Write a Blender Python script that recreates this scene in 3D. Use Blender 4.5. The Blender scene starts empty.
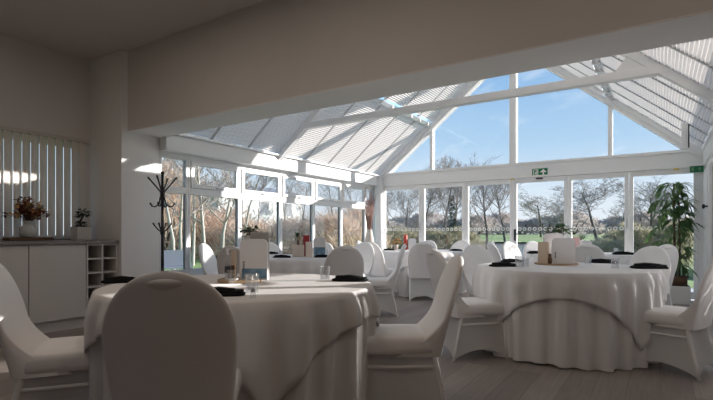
import bpy, math, random
from mathutils import Vector, Matrix
R = math.radians
PI = math.pi
S = bpy.context.scene
COL = S.collection
random.seed(7)

# ------------------------------------------------------------------ camera
CAM_H, YAW, F, HOR, CX = 1.06, R(32.85), 470.0, 234.0, 356.5
cam_d = bpy.data.cameras.new('camera')
cam = bpy.data.objects.new('camera', cam_d)
COL.objects.link(cam)
cam.location = (0, 0, CAM_H)
cam.rotation_euler = (R(90), 0, YAW)
cam_d.sensor_width = 36.0
cam_d.lens = 36.0 * F / 713.0
cam_d.shift_y = (HOR - 200.0) / 713.0
cam_d.clip_start = 0.05
cam_d.clip_end = 2000
S.camera = cam
FWD = (-math.sin(YAW), math.cos(YAW))
RGT = (math.cos(YAW), math.sin(YAW))

def ray(px, py):
    u = (px - CX) / F
    v = (HOR - py) / F
    return (FWD[0] + RGT[0] * u, FWD[1] + RGT[1] * u, v)
def at_z(px, py, z):
    d = ray(px, py); t = (z - CAM_H) / d[2]
    return Vector((d[0] * t, d[1] * t, z))
def at_d(px, depth, z=0.0):
    d = ray(px, HOR)
    return Vector((d[0] * depth, d[1] * depth, z))

# ------------------------------------------------------------------ view, world, sun
S.view_settings.view_transform = 'Standard'
S.view_settings.look = 'None'
S.view_settings.gamma = 1.0
S.view_settings.use_curve_mapping = False
S.view_settings.exposure = 0.15
SUN_EL, SUN_AZ = R(13.5), R(44.2)          # azimuth measured from +X towards +Y
SUN_DIR = Vector((math.cos(SUN_EL) * math.cos(SUN_AZ), math.cos(SUN_EL) * math.sin(SUN_AZ), math.sin(SUN_EL)))
SUN_STRENGTH, SKY_STRENGTH, FILL_LAMP_W = 15.0, 1.95, 4.6
S.cycles.diffuse_bounces = 8
S.cycles.max_bounces = 16
S.cycles.transparent_max_bounces = 16

W = bpy.data.worlds.new('sky')
S.world = W
W.use_nodes = True
nt = W.node_tree
nt.nodes.clear()
wo = nt.nodes.new('ShaderNodeOutputWorld')
bg = nt.nodes.new('ShaderNodeBackground')
tc = nt.nodes.new('ShaderNodeTexCoord')
sep = nt.nodes.new('ShaderNodeSeparateXYZ')
nt.links.new(tc.outputs['Generated'], sep.inputs[0])
ramp = nt.nodes.new('ShaderNodeValToRGB')
cr = ramp.color_ramp
cr.elements[0].position = 0.0; cr.elements[0].color = (0.80, 0.86, 0.90, 1)
cr.elements[1].position = 1.0; cr.elements[1].color = (0.10, 0.25, 0.52, 1)
for p_, c_ in ((0.07, (0.70, 0.80, 0.88)), (0.18, (0.42, 0.62, 0.82)), (0.36, (0.20, 0.42, 0.72))):
    e_ = cr.elements.new(p_); e_.color = (*c_, 1)
nt.links.new(sep.outputs['Z'], ramp.inputs[0])
# thin high cloud and old vapour trails
mp = nt.nodes.new('ShaderNodeMapping')
mp.inputs['Rotation'].default_value = (0.5, 0.3, 0.9)
mp.inputs['Scale'].default_value = (2.2, 16.0, 10.0)
nt.links.new(tc.outputs['Generated'], mp.inputs[0])
nz = nt.nodes.new('ShaderNodeTexNoise')
nz.inputs['Scale'].default_value = 1.6; nz.inputs['Detail'].default_value = 5
nt.links.new(mp.outputs[0], nz.inputs[0])
cr2 = nt.nodes.new('ShaderNodeValToRGB')
cr2.color_ramp.elements[0].position = 0.60; cr2.color_ramp.elements[0].color = (0, 0, 0, 1)
cr2.color_ramp.elements[1].position = 0.80; cr2.color_ramp.elements[1].color = (0.55, 0.55, 0.55, 1)
nt.links.new(nz.outputs['Fac'], cr2.inputs[0])
mxw = nt.nodes.new('ShaderNodeMixRGB')
mxw.inputs[2].default_value = (0.85, 0.90, 0.95, 1)
nt.links.new(cr2.outputs[0], mxw.inputs[0])
nt.links.new(ramp.outputs[0], mxw.inputs[1])
nt.links.new(mxw.outputs[0], bg.inputs[0])
bg.inputs[1].default_value = SKY_STRENGTH
nt.links.new(bg.outputs[0], wo.inputs[0])

sl = bpy.data.lights.new('sun', 'SUN')
sl.energy = SUN_STRENGTH; sl.angle = R(0.6); sl.color = (1.0, 0.95, 0.89)
so = bpy.data.objects.new('sun', sl)
COL.objects.link(so)
so.rotation_euler = SUN_DIR.to_track_quat('Z', 'Y').to_euler()
so.location = (20, 20, 10)

# ------------------------------------------------------------------ materials
def mat(name, col, rough=0.6, var=0.0, nscale=8.0, bump=0.0, bscale=60.0, metal=0.0, transl=0.0, spec=0.5, col2=None, stretch=None, sheen=0.0):
    m = bpy.data.materials.new(name); m.use_nodes = True
    n = m.node_tree.nodes; l = m.node_tree.links
    b = n['Principled BSDF']; out = n['Material Output']
    b.inputs['Roughness'].default_value = rough
    b.inputs['Metallic'].default_value = metal
    b.inputs['Specular IOR Level'].default_value = spec
    if sheen: b.inputs['Sheen Weight'].default_value = sheen
    c1 = (*col, 1)
    if col2 is None:
        c2 = tuple(max(0, x * (1 - var)) for x in col) + (1,)
    else:
        c2 = (*col2, 1)
    t = n.new('ShaderNodeTexCoord')
    mpn = n.new('ShaderNodeMapping')
    l.new(t.outputs['Object'], mpn.inputs[0])
    if stretch: mpn.inputs['Scale'].default_value = stretch
    no = n.new('ShaderNodeTexNoise'); no.inputs['Scale'].default_value = nscale; no.inputs['Detail'].default_value = 4
    l.new(mpn.outputs[0], no.inputs[0])
    mx = n.new('ShaderNodeMixRGB'); mx.inputs[1].default_value = c1; mx.inputs[2].default_value = c2
    if col2 is not None:
        rp = n.new('ShaderNodeValToRGB'); rp.color_ramp.elements[0].position = 0.35; rp.color_ramp.elements[1].position = 0.65
        l.new(no.outputs['Fac'], rp.inputs[0]); l.new(rp.outputs[0], mx.inputs[0])
    else:
        l.new(no.outputs['Fac'], mx.inputs[0])
    l.new(mx.outputs[0], b.inputs['Base Color'])
    if bump:
        nb = n.new('ShaderNodeTexNoise'); nb.inputs['Scale'].default_value = bscale; nb.inputs['Detail'].default_value = 3
        l.new(mpn.outputs[0], nb.inputs[0])
        bp = n.new('ShaderNodeBump'); bp.inputs['Strength'].default_value = bump; bp.inputs['Distance'].default_value = 0.01
        l.new(nb.outputs['Fac'], bp.inputs['Height']); l.new(bp.outputs[0], b.inputs['Normal'])
    if transl:
        tr = n.new('ShaderNodeBsdfTranslucent'); l.new(mx.outputs[0], tr.inputs[0])
        ms = n.new('ShaderNodeMixShader'); ms.inputs[0].default_value = transl
        l.new(b.outputs[0], ms.inputs[1]); l.new(tr.outputs[0], ms.inputs[2]); l.new(ms.outputs[0], out.inputs[0])
    return m

def glass_mat(name, tint=(0.72, 0.72, 0.725), refl=0.04):
    m = bpy.data.materials.new(name); m.use_nodes = True
    n = m.node_tree.nodes; l = m.node_tree.links
    n.remove(n['Principled BSDF']); out = n['Material Output']
    tr = n.new('ShaderNodeBsdfTransparent'); tr.inputs[0].default_value = (*tint, 1)
    gl = n.new('ShaderNodeBsdfGlossy'); gl.inputs['Roughness'].default_value = 0.0
    lw = n.new('ShaderNodeLayerWeight'); lw.inputs[0].default_value = 0.25
    mm = n.new('ShaderNodeMath'); mm.operation = 'MULTIPLY_ADD'; mm.inputs[1].default_value = 0.22; mm.inputs[2].default_value = refl * 0.6
    l.new(lw.outputs['Fresnel'], mm.inputs[0])
    ms = n.new('ShaderNodeMixShader')
    l.new(mm.outputs[0], ms.inputs[0]); l.new(tr.outputs[0], ms.inputs[1]); l.new(gl.outputs[0], ms.inputs[2]); l.new(ms.outputs[0], out.inputs[0])
    return m

M = {}
M['paint'] = mat('warm_white_paint', (0.73, 0.70, 0.68), 0.75, 0.05, 3, 0.05, 220)
M['ceiling'] = mat('ceiling_paint', (0.66, 0.62, 0.59), 0.85, 0.04, 2)
M['backwall'] = mat('taupe_paint', (0.36, 0.25, 0.19), 0.8, 0.06, 2)
M['soffit'] = mat('soffit_white', (0.86, 0.85, 0.84), 0.6, 0.03, 4)
M['pvc'] = mat('white_frame', (0.84, 0.84, 0.84), 0.38, 0.03, 6)
M['bar'] = mat('grey_roof_bar', (0.50, 0.49, 0.48), 0.5, 0.05, 10)
M['alu'] = mat('brushed_aluminium', (0.75, 0.77, 0.80), 0.35, 0.2, 30, metal=0.6)
M['gasket'] = mat('black_gasket', (0.03, 0.03, 0.03), 0.6)
M['glass'] = glass_mat('window_glass')
M['blind'] = mat('pleated_blind', (0.79, 0.755, 0.72), 0.9, 0.06, 5, transl=0.15, spec=0.1)
M['cloth'] = mat('white_tablecloth', (0.88, 0.865, 0.86), 0.85, 0.05, 5, 0.12, 500, transl=0.18, spec=0.15)
M['cover'] = mat('white_stretch_cover', (0.85, 0.835, 0.83), 0.8, 0.04, 5, 0.08, 600, spec=0.2, sheen=0.1)
M['skirt'] = mat('white_stretch_skirt', (0.80, 0.79, 0.78), 0.85, 0.04, 5, transl=0.38, spec=0.1)
M['black'] = mat('black_napkin_cloth', (0.010, 0.010, 0.012), 0.85, 0.2, 20, 0.1, 400, spec=0.2)
M['blackmetal'] = mat('black_metal', (0.012, 0.012, 0.012), 0.45, 0.1, 20)
M['cabinet'] = mat('off_white_laminate', (0.60, 0.57, 0.54), 0.5, 0.03, 3)
M['inside'] = mat('cabinet_interior', (0.45, 0.42, 0.39), 0.7, 0.05, 3)
M['granite'] = mat('dark_speckled_worktop', (0.10, 0.085, 0.08), 0.35, nscale=160, col2=(0.30, 0.27, 0.25))
M['wood'] = mat('pale_wood', (0.50, 0.34, 0.19), 0.55, 0.4, 14, stretch=(1, 7, 7))
M['bark'] = mat('dark_bark_wood', (0.16, 0.085, 0.045), 0.75, 0.6, 26, stretch=(7, 1, 7))
M['stone'] = mat('grey_stone_pot', (0.62, 0.60, 0.58), 0.8, 0.12, 30, 0.2, 120)
M['vase'] = mat('grey_glazed_vase', (0.52, 0.54, 0.53), 0.35, 0.1, 10)
M['whitepot'] = mat('white_pot', (0.80, 0.80, 0.78), 0.45, 0.04, 10)
M['leaf'] = mat('green_leaf', (0.055, 0.13, 0.035), 0.5, 0.5, 9, transl=0.25)
M['palm'] = mat('palm_leaf', (0.12, 0.22, 0.07), 0.5, 0.5, 7, transl=0.3)
M['darkleaf'] = mat('dark_leaf', (0.02, 0.035, 0.015), 0.6, 0.4, 9)
M['stem'] = mat('brown_stem', (0.13, 0.085, 0.05), 0.8, 0.4, 20)
M['petalred'] = mat('russet_petal', (0.40, 0.10, 0.06), 0.7, 0.5, 20, transl=0.15)
M['petalgold'] = mat('ochre_petal', (0.70, 0.42, 0.16), 0.7, 0.4, 20, transl=0.15)
M['petaldark'] = mat('plum_petal', (0.17, 0.05, 0.05), 0.7, 0.4, 20)
M['twig'] = mat('reddish_twig', (0.46, 0.26, 0.22), 0.8, 0.4, 20)
M['card'] = mat('white_card', (0.80, 0.79, 0.80), 0.6, 0.02, 3)
M['greycard'] = mat('grey_card', (0.50, 0.48, 0.47), 0.6, 0.04, 3)
M['beigecard'] = mat('beige_card', (0.66, 0.53, 0.40), 0.65, 0.06, 8)
M['blueprint'] = mat('blue_print', (0.24, 0.40, 0.55), 0.6, nscale=22, col2=(0.12, 0.24, 0.36))
M['ink'] = mat('dark_ink', (0.06, 0.06, 0.07), 0.7)
M['red'] = mat('dark_red_card', (0.36, 0.03, 0.04), 0.55, 0.1, 10)
M['orange'] = mat('orange_red_plastic', (0.60, 0.07, 0.04), 0.45, 0.1, 10)
M['pink'] = mat('pale_pink_card', (0.80, 0.52, 0.50), 0.6, 0.05, 10)
M['planter'] = mat('beige_planter', (0.70, 0.62, 0.55), 0.7, 0.06, 12)
M['soil'] = mat('soil', (0.05, 0.035, 0.025), 0.95, 0.4, 60)
M['signgreen'] = mat('sign_green', (0.0, 0.16, 0.055), 0.45, 0.03, 5)
M['signwhite'] = mat('sign_white', (0.85, 0.85, 0.82), 0.5)
M['yellow'] = mat('yellow_sticker', (0.75, 0.52, 0.03), 0.5, 0.05, 20)
M['chrome'] = mat('brushed_handle', (0.55, 0.55, 0.55), 0.3, 0.1, 20, metal=0.9)
M['sheer'] = mat('diffuser_blind_fabric', (0.80, 0.79, 0.79), 0.9, 0.04, 6, transl=0.33, spec=0.1)
M['vblind'] = mat('vertical_blind_fabric', (0.80, 0.73, 0.67), 0.9, 0.05, 6, transl=0.12, spec=0.1)
M['turf'] = mat('lawn_grass', (0.24, 0.40, 0.09), 0.95, nscale=0.35, col2=(0.36, 0.42, 0.15))
M['bank'] = mat('far_bank_grass', (0.24, 0.40, 0.10), 0.95, nscale=0.08, col2=(0.42, 0.42, 0.20))
M['water'] = mat('river_water', (0.16, 0.20, 0.22), 0.10, 0.2, 0.6, 0.12, 2.5, spec=0.8)
M['trunk'] = mat('tree_bark', (0.17, 0.145, 0.12), 0.9, 0.4, 6)
M['twigs'] = mat('bare_tree_twig', (0.44, 0.38, 0.34), 0.9, 0.4, 3)
M['birch'] = mat('pale_birch_bark', (0.62, 0.58, 0.52), 0.8, 0.5, 5)
M['ivy'] = mat('ivy_leaf', (0.12, 0.18, 0.10), 0.8, 0.5, 3, transl=0.3)
M['bramble'] = mat('russet_bramble', (0.80, 0.65, 0.52), 0.9, nscale=1.4, col2=(0.66, 0.51, 0.39), transl=0.45)
M['scrub'] = mat('olive_scrub', (0.50, 0.46, 0.30), 0.9, nscale=1.4, col2=(0.36, 0.33, 0.22), transl=0.45)
M['wood_line'] = mat('distant_woodland', (0.72, 0.62, 0.56), 0.95, nscale=0.5, col2=(0.58, 0.52, 0.46), transl=0.45)  # base colour lifted to stand in for distance haze
M['render'] = mat('pale_house_render', (0.78, 0.78, 0.77), 0.85, 0.04, 1)
M['slate'] = mat('slate_roof', (0.34, 0.35, 0.37), 0.8, 0.3, 6)
M['bench'] = mat('grey_bench', (0.24, 0.27, 0.32), 0.7, 0.1, 6)
M['patio'] = mat('patio_stone', (0.68, 0.66, 0.63), 0.85, nscale=3, col2=(0.58, 0.56, 0.53))

M['tumbler'] = glass_mat('clear_tumbler_glass', (0.93, 0.94, 0.95), 0.22)

def floor_mat():
    m = bpy.data.materials.new('grey_oak_planks'); m.use_nodes = True
    n = m.node_tree.nodes; l = m.node_tree.links
    b = n['Principled BSDF']
    t = n.new('ShaderNodeTexCoord'); mpn = n.new('ShaderNodeMapping')
    mpn.inputs['Rotation'].default_value = (0, 0, R(90))
    l.new(t.outputs['Object'], mpn.inputs[0])
    br = n.new('ShaderNodeTexBrick')
    br.inputs['Color1'].default_value = (0.42, 0.365, 0.33, 1)
    br.inputs['Color2'].default_value = (0.31, 0.265, 0.24, 1)
    br.inputs['Mortar'].default_value = (0.18, 0.155, 0.14, 1)
    br.inputs['Scale'].default_value = 1.0
    br.inputs['Mortar Size'].default_value = 0.0015
    br.inputs['Brick Width'].default_value = 1.25
    br.inputs['Row Height'].default_value = 0.19
    br.offset = 0.37
    l.new(mpn.outputs[0], br.inputs[0])
    mp2 = n.new('ShaderNodeMapping'); mp2.inputs['Scale'].default_value = (30, 2.0, 1)
    l.new(t.outputs['Object'], mp2.inputs[0])
    no = n.new('ShaderNodeTexNoise'); no.inputs['Scale'].default_value = 1.5; no.inputs['Detail'].default_value = 6
    l.new(mp2.outputs[0], no.inputs[0])
    mx = n.new('ShaderNodeMixRGB'); mx.blend_type = 'MULTIPLY'; mx.inputs[0].default_value = 0.45
    l.new(br.outputs['Color'], mx.inputs[1]); l.new(no.outputs['Fac'], mx.inputs[2])
    l.new(mx.outputs[0], b.inputs['Base Color'])
    b.inputs['Roughness'].default_value = 0.5
    bp = n.new('ShaderNodeBump'); bp.inputs['Strength'].default_value = 0.15; bp.inputs['Distance'].default_value = 0.004
    l.new(no.outputs['Fac'], bp.inputs['Height']); l.new(bp.outputs[0], b.inputs['Normal'])
    return m
M['floor'] = floor_mat()

# ------------------------------------------------------------------ mesh helpers
class MB:
    def __init__(s): s.v = []; s.f = []
    def add(s, vs, fs):
        o = len(s.v); s.v += [tuple(v) for v in vs]; s.f += [tuple(i + o for i in f) for f in fs]; return s
    def box(s, x0, x1, y0, y1, z0, z1):
        return s.add([(x0, y0, z0), (x1, y0, z0), (x1, y1, z0), (x0, y1, z0), (x0, y0, z1), (x1, y0, z1), (x1, y1, z1), (x0, y1, z1)],
                     [(0, 3, 2, 1), (4, 5, 6, 7), (0, 1, 5, 4), (1, 2, 6, 5), (2, 3, 7, 6), (3, 0, 4, 7)])
    def beam(s, p0, p1, w, h, up=(0, 0, 1)):
        p0 = Vector(p0); p1 = Vector(p1); d = (p1 - p0).normalized(); a = d.cross(Vector(up)).normalized(); b = a.cross(d).normalized()
        vs = []
        for p in (p0, p1):
            for i, j in ((-1, -1), (1, -1), (1, 1), (-1, 1)):
                vs.append(p + a * (i * w / 2) + b * (j * h / 2))
        return s.add(vs, [(0, 1, 2, 3), (7, 6, 5, 4), (0, 4, 5, 1), (1, 5, 6, 2), (2, 6, 7, 3), (3, 7, 4, 0)])
    def tube(s, pts, rad, n=8, cap=True):
        pts = [Vector(p) for p in pts]
        if not hasattr(rad, '__len__'): rad = [rad] * len(pts)
        vs = []; fs = []
        prev = None
        for i, p in enumerate(pts):
            d = (pts[min(i + 1, len(pts) - 1)] - pts[max(i - 1, 0)])
            d = d.normalized() if d.length > 1e-9 else Vector((0, 0, 1))
            if prev is None:
                a = d.orthogonal().normalized()
            else:
                a = prev - d * prev.dot(d)
                a = a.normalized() if a.length > 1e-6 else d.orthogonal().normalized()
            prev = a
            b = d.cross(a)
            for k in range(n):
                t = 2 * PI * k / n
                vs.append(p + (a * math.cos(t) + b * math.sin(t)) * rad[i])
        for i in range(len(pts) - 1):
            for k in range(n):
                k2 = (k + 1) % n
                fs.append((i * n + k, i * n + k2, (i + 1) * n + k2, (i + 1) * n + k))
        if cap and n > 3:
            fs.append(tuple(range(n - 1, -1, -1))); o = (len(pts) - 1) * n; fs.append(tuple(o + k for k in range(n)))
        return s.add(vs, fs)
    def lathe(s, prof, n=24, c=(0, 0, 0)):
        vs = []; fs = []
        for r, z in prof:
            for k in range(n):
                t = 2 * PI * k / n
                vs.append((c[0] + r * math.cos(t), c[1] + r * math.sin(t), c[2] + z))
        for i in range(len(prof) - 1):
            for k in range(n):
                k2 = (k + 1) % n
                fs.append((i * n + k, i * n + k2, (i + 1) * n + k2, (i + 1) * n + k))
        fs.append(tuple(range(n - 1, -1, -1))); o = (len(prof) - 1) * n; fs.append(tuple(o + k for k in range(n)))
        return s.add(vs, fs)
    def grid(s, fn, nu, nv, closed_u=False):
        vs = []; fs = []
        for j in range(nv + 1):
            for i in range(nu if closed_u else nu + 1):
                vs.append(fn(i / nu, j / nv))
        w = nu if closed_u else nu + 1
        for j in range(nv):
            for i in range(nu):
                i2 = (i + 1) % w if closed_u else i + 1
                fs.append((j * w + i, j * w + i2, (j + 1) * w + i2, (j + 1) * w + i))
        return s.add(vs, fs)
    def prism(s, pts, d):
        n = len(pts); d = Vector(d)
        vs = [Vector(p) for p in pts] + [Vector(p) + d for p in pts]
        fs = [tuple(range(n - 1, -1, -1)), tuple(range(n, 2 * n))] + [(i, (i + 1) % n, (i + 1) % n + n, i + n) for i in range(n)]
        return s.add(vs, fs)
    def build(s, name, m, parent=None, smooth=False, bevel=0.0, loc=(0, 0, 0), rz=0.0, solid=0.0):
        me = bpy.data.meshes.new(name)
        me.from_pydata(s.v, [], s.f)
        me.materials.append(M[m] if isinstance(m, str) else m)
        if smooth:
            me.polygons.foreach_set('use_smooth', [True] * len(me.polygons))
        me.update()
        o = bpy.data.objects.new(name, me)
        COL.objects.link(o)
        if parent is not None: o.parent = parent
        o.location = loc; o.rotation_euler = (0, 0, rz)
        if solid:
            md = o.modifiers.new('thickness', 'SOLIDIFY'); md.thickness = solid; md.offset = 0
        if bevel:
            md = o.modifiers.new('bevel', 'BEVEL'); md.width = bevel; md.segments = 2; md.limit_method = 'ANGLE'; md.angle_limit = R(35)
        return o

def thing(name, label, cat, loc=(0, 0, 0), rz=0.0, group=None):
    o = bpy.data.objects.new(name, None); COL.objects.link(o)
    o.empty_display_size = 0.1
    o.location = loc; o.rotation_euler = (0, 0, rz)
    o['label'] = label; o['category'] = cat
    if group: o['group'] = group
    return o
def tag(o, label, cat, group=None, kind=None):
    o['label'] = label; o['category'] = cat
    if group: o['group'] = group
    if kind: o['kind'] = kind
    return o
def struct(name, label, loc=(0, 0, 0), cat=None):
    o = bpy.data.objects.new(name, None); COL.objects.link(o); o.location = loc
    o['kind'] = 'structure'; o['label'] = label; o['category'] = cat or name.split('_')[0]
    return o
def smesh(o, label, cat):
    o['kind'] = 'structure'; o['label'] = label; o['category'] = cat
    return o
def copy_tree(o, parent=None):
    c = o.copy(); COL.objects.link(c)
    if parent is not None: c.parent = parent
    for ch in list(o.children): copy_tree(ch, c)
    return c

# ------------------------------------------------------------------ dimensions
XL, XR, YG = -5.40, 0.60, 9.19           # inner faces of the glazed side walls, plane of the gable doors
YN, YB = 3.27, 3.70                      # bulkhead front and back
XRM = -2.36                              # ridge
EAVE, PITCH = 2.34, 0.82
ROOF_RISE = PITCH * (XRM - (-5.30))
WX = -6.10                               # blind wall of the front room

# ------------------------------------------------------------------ room shell
smesh(MB().box(-6.4, 3.4, -3.2, 9.30, -0.12, 0.0).build('floor', 'floor'), 'grey brown wood plank floor', 'floor')
smesh(MB().box(-6.4, 3.4, -3.2, YN, 3.27, 3.40).build('ceiling', 'ceiling'), 'flat dark cream ceiling of the front room', 'ceiling')
# left wall of the front room with the blind window opening
w = MB()
w.box(-6.35, WX, -3.2, 1.20, 0, 3.27)
w.box(-6.35, WX, 3.12, YN, 0, 3.27)
w.box(-6.35, WX, 1.20, 3.12, 0, 0.98)
w.box(-6.35, WX, 1.20, 3.12, 2.21, 3.27)
smesh(w.build('wall_left', 'paint'), 'cream left wall around the blind covered window', 'wall')
smesh(MB().box(-6.4, XL, 3.19, YB, 0, 3.27).build('wall_pier', 'soffit', bevel=0.006), 'white pier between the front room and the glazed room', 'wall')
smesh(MB().box(-6.4, 3.4, YN, YB - 0.001, 2.307, 5.2).build('wall_bulkhead', 'paint'), 'deep cream bulkhead over the opening to the glazed room', 'wall')
smesh(MB().box(XL, XR, YN - 0.004, YB + 0.004, 2.295, 2.307).build('trim_soffit', 'soffit'), 'pale underside of the bulkhead', 'trim')
smesh(MB().box(XR, 3.4, YN, YB, 0, 2.307).build('wall_right_pier', 'paint'), 'pier right of the opening', 'wall')
smesh(MB().box(3.3, 3.45, -3.2, YN, 0, 3.27).build('wall_right', 'backwall'), 'right wall of the front room', 'wall')
bw = MB()
bw.box(-6.4, -3.4, -3.3, -3.15, 0, 3.27); bw.box(-2.4, 3.4, -3.3, -3.15, 0, 3.27)
bw.box(-3.4, -2.4, -3.3, -3.15, 0, 0.95); bw.box(-3.4, -2.4, -3.3, -3.15, 2.6, 3.27)
smesh(bw.build('wall_back', 'backwall'), 'back wall of the front room around the added window', 'wall')
for i in range(1):  # window added behind the camera to bring in fill daylight
    wd = struct('window_%d' % (30 + i), 'unseen window added in the back wall for fill daylight')
    x0, x1 = -3.4 + 1.0 * i, -2.4 + 1.0 * i
    f = MB()
    f.box(x0, x0 + 0.05, -3.26, -3.19, 0.95, 2.6); f.box(x1 - 0.05, x1, -3.26, -3.19, 0.95, 2.6)
    f.box(x0 + 0.05, x1 - 0.05, -3.26, -3.19, 0.95, 1.01); f.box(x0 + 0.05, x1 - 0.05, -3.26, -3.19, 2.54, 2.6)
    f.build('window_frame', 'pvc', wd)
    MB().box(x0 + 0.05, x1 - 0.05, -3.23, -3.22, 1.01, 2.54).build('pane', 'glass', wd)
for i, (x, y) in enumerate(((-4.0, 0.3), (-2.0, 0.3), (0.6, 0.3), (-3.7, 1.75), (-1.9, 1.75), (0.4, 1.75))):  # out-of-view lights added to brighten and warm the front room
    cl = thing('added_ceiling_light', 'unseen round ceiling light added as warm fill, %s of six' % ['first', 'second', 'third', 'fourth', 'fifth', 'sixth'][i], 'light', (x, y, 3.27), 0, 'added fill lights of the front room')
    MB().lathe([(0.13, -0.001), (0.14, -0.01), (0.14, -0.045), (0.12, -0.05), (0.115, -0.03)], 28).build('housing', 'pvc', cl)
    ld = bpy.data.lights.new('added_fill_lamp', 'AREA'); ld.shape = 'DISK'; ld.size = 0.2; ld.energy = FILL_LAMP_W; ld.color = (1.0, 0.85, 0.72)
    lo = bpy.data.objects.new('added_fill_lamp', ld); COL.objects.link(lo); lo.parent = cl; lo.location = (0, 0, -0.055)
smesh(MB().box(-0.03, 0.03, -0.03, 0.03, -0.015, 0).build('trim_sensor', 'ink', loc=(-3.98, 1.41, 3.27)), 'small dark ceiling sensor', 'trim')

# window behind the vertical blinds
wn = struct('window_blinds', 'window behind the vertical blinds')
f = MB()
for a, b in ((1.20, 1.26), (2.13, 2.19), (3.06, 3.12)): f.box(-6.30, -6.24, a, b, 0.98, 2.21)
f.box(-6.30, -6.24, 1.26, 3.06, 0.98, 1.04); f.box(-6.30, -6.24, 1.26, 3.06, 2.15, 2.21)
f.build('window_frame', 'pvc', wn)
MB().box(-6.275, -6.265, 1.26, 3.06, 1.04, 2.15).build('pane', 'glass', wn)

# ------------------------------------------------------------------ glazed left wall
def side_wall(sx, y_list, tag_side, dwarf, open_lo=0.5):
    """sx: inner face x; frames outwards"""
    return
smesh(MB().box(XL - 0.16, XL - 0.02, YB, YG + 0.1, 0, 0.50).build('wall_left_dwarf', 'soffit'), 'low white wall under the left windows', 'wall')
EV = MB()
EV.box(XL - 0.10, -5.26, YB, YG, 2.13, 2.335)
EV.box(XL - 0.10, -5.20, YB, YG, 2.335, 2.36)
smesh(EV.build('trim_eaves_left', 'pvc', bevel=0.004), 'white boxed eaves board above the left windows', 'trim')
MULL = [YB, 4.14, 5.075, 6.00, 6.905, 7.81, 8.735]
ordw = ['first', 'second', 'third', 'fourth', 'fifth', 'sixth', 'seventh', 'eighth', 'ninth', 'tenth', 'eleventh', 'twelfth']
def side_window(n, x, s, y0, y1, label, opening=True, transom=True):
    """s=+1: room lies towards +x"""
    wd = struct('window_%d' % n, label)
    xa, xb = sorted((x, x - s * 0.07))
    f = MB()
    zt = 2.13 if transom else 1.805
    f.box(xa, xb, y0 + 0.001, y0 + 0.035, 0.50, zt); f.box(xa, xb, y1 - 0.035, y1 - 0.001, 0.50, zt)
    for z0, z1 in ((0.50, 0.58), (1.60, 1.69), (2.06, 2.13)) if transom else ((0.50, 0.58), (1.76, 1.805)): f.box(xa, xb, y0 + 0.035, y1 - 0.035, z0, z1)
    f.build('window_frame', 'pvc', wd, bevel=0.004)
    g = MB(); xm = x - s * 0.045
    if transom:
        g.box(xm - 0.006, xm + 0.006, y0 + 0.035, y1 - 0.035, 0.58, 1.60)
        g.box(xm - 0.006, xm + 0.006, y0 + 0.035, y1 - 0.035, 1.69, 2.06)
    else:
        g.box(xm - 0.006, xm + 0.006, y0 + 0.035, y1 - 0.035, 0.58, 1.76)
    g.build('pane', 'glass', wd)
    k = MB()
    for (a0, a1) in ((0.58, 1.60),):
        k.box(xm - 0.008, xm + 0.008, y1 - 0.041, y1 - 0.036, a0, a1)
    k.build('gasket', 'gasket', wd)
    if opening and y1 - y0 > 0.6:
        f = MB(); xa, xb = sorted((x + s * 0.018, x - s * 0.03)); a, b = y0 + 0.037, y1 - 0.037
        f.box(xa, xb, a, a + 0.05, 1.692, 2.058); f.box(xa, xb, b - 0.05, b, 1.692, 2.058)
        f.box(xa, xb, a + 0.05, b - 0.05, 1.692, 1.745); f.box(xa, xb, a + 0.05, b - 0.05, 2.01, 2.058)
        sa = f.build('sash', 'pvc', wd, bevel=0.003)
        ym = (a + b) / 2; xh = x + s * 0.018
        h = MB().tube([(xh, ym, 1.715), (xh + s * 0.03, ym, 1.715), (xh + s * 0.035, ym + 0.05, 1.708), (xh + s * 0.035, ym + 0.10, 1.705)], 0.007, 6)
        h.build('handle', 'chrome', wd)
    return wd
for i in range(len(MULL) - 1):
    side_window(i + 1, XL, 1, MULL[i], MULL[i + 1], 'white window with a top light, %s from the pier in the left wall' % ordw[i])
side_window(7, XL, 1, 8.735, 9.12, 'narrow last window beside the corner post')
smesh(MB().tube([(XL + 0.14, YG - 0.12, 0), (XL + 0.14, YG - 0.12, 2.335)], 0.10, 20).build('trim_corner_post', 'pvc', smooth=True), 'round white corner post between the windows and the doors', 'trim')
sill = MB().box(XL - 0.06, XL + 0.09, YB, YG - 0.3, 0.47, 0.50)
smesh(sill.build('trim_window_sill', 'pvc', bevel=0.004), 'white sill under the left windows', 'trim')

# ------------------------------------------------------------------ right wall of the glazed room
rw = MB()
RM = [3.92, 4.38, 5.80, 7.20]
rw.box(XR, XR + 0.15, YB, RM[0], 0, 2.34); rw.box(XR, XR + 0.15, RM[-1], YG + 0.1, 0, 2.34)
rw.box(XR + 0.02, XR + 0.15, RM[0], RM[-1], 0, 0.50); rw.box(XR - 0.005, XR + 0.15, RM[0], RM[-1], 1.81, 2.34)  # low window head shaped to cut back the sun patches
smesh(rw.build('wall_conservatory_right', 'soffit'), 'white right wall of the glazed room', 'wall')
for i in range(len(RM) - 1):  # unseen windows added to admit sun and brighten the glazed room
    side_window(20 + i, XR, -1, RM[i], RM[i + 1], 'unseen window added to let in sun, %s along the right wall' % ordw[i], False, False)
fill_blind = thing('vertical_blind', 'unseen white vertical blind added to diffuse sun through the right windows', 'blind', (XR - 0.035, 5.57, 0.5))  # out-of-frame blind added as a backlit diffuser
MB().box(-0.016, 0.016, -1.63, 1.63, 0.86, 0.885).build('head_rail', 'pvc', fill_blind)
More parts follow.
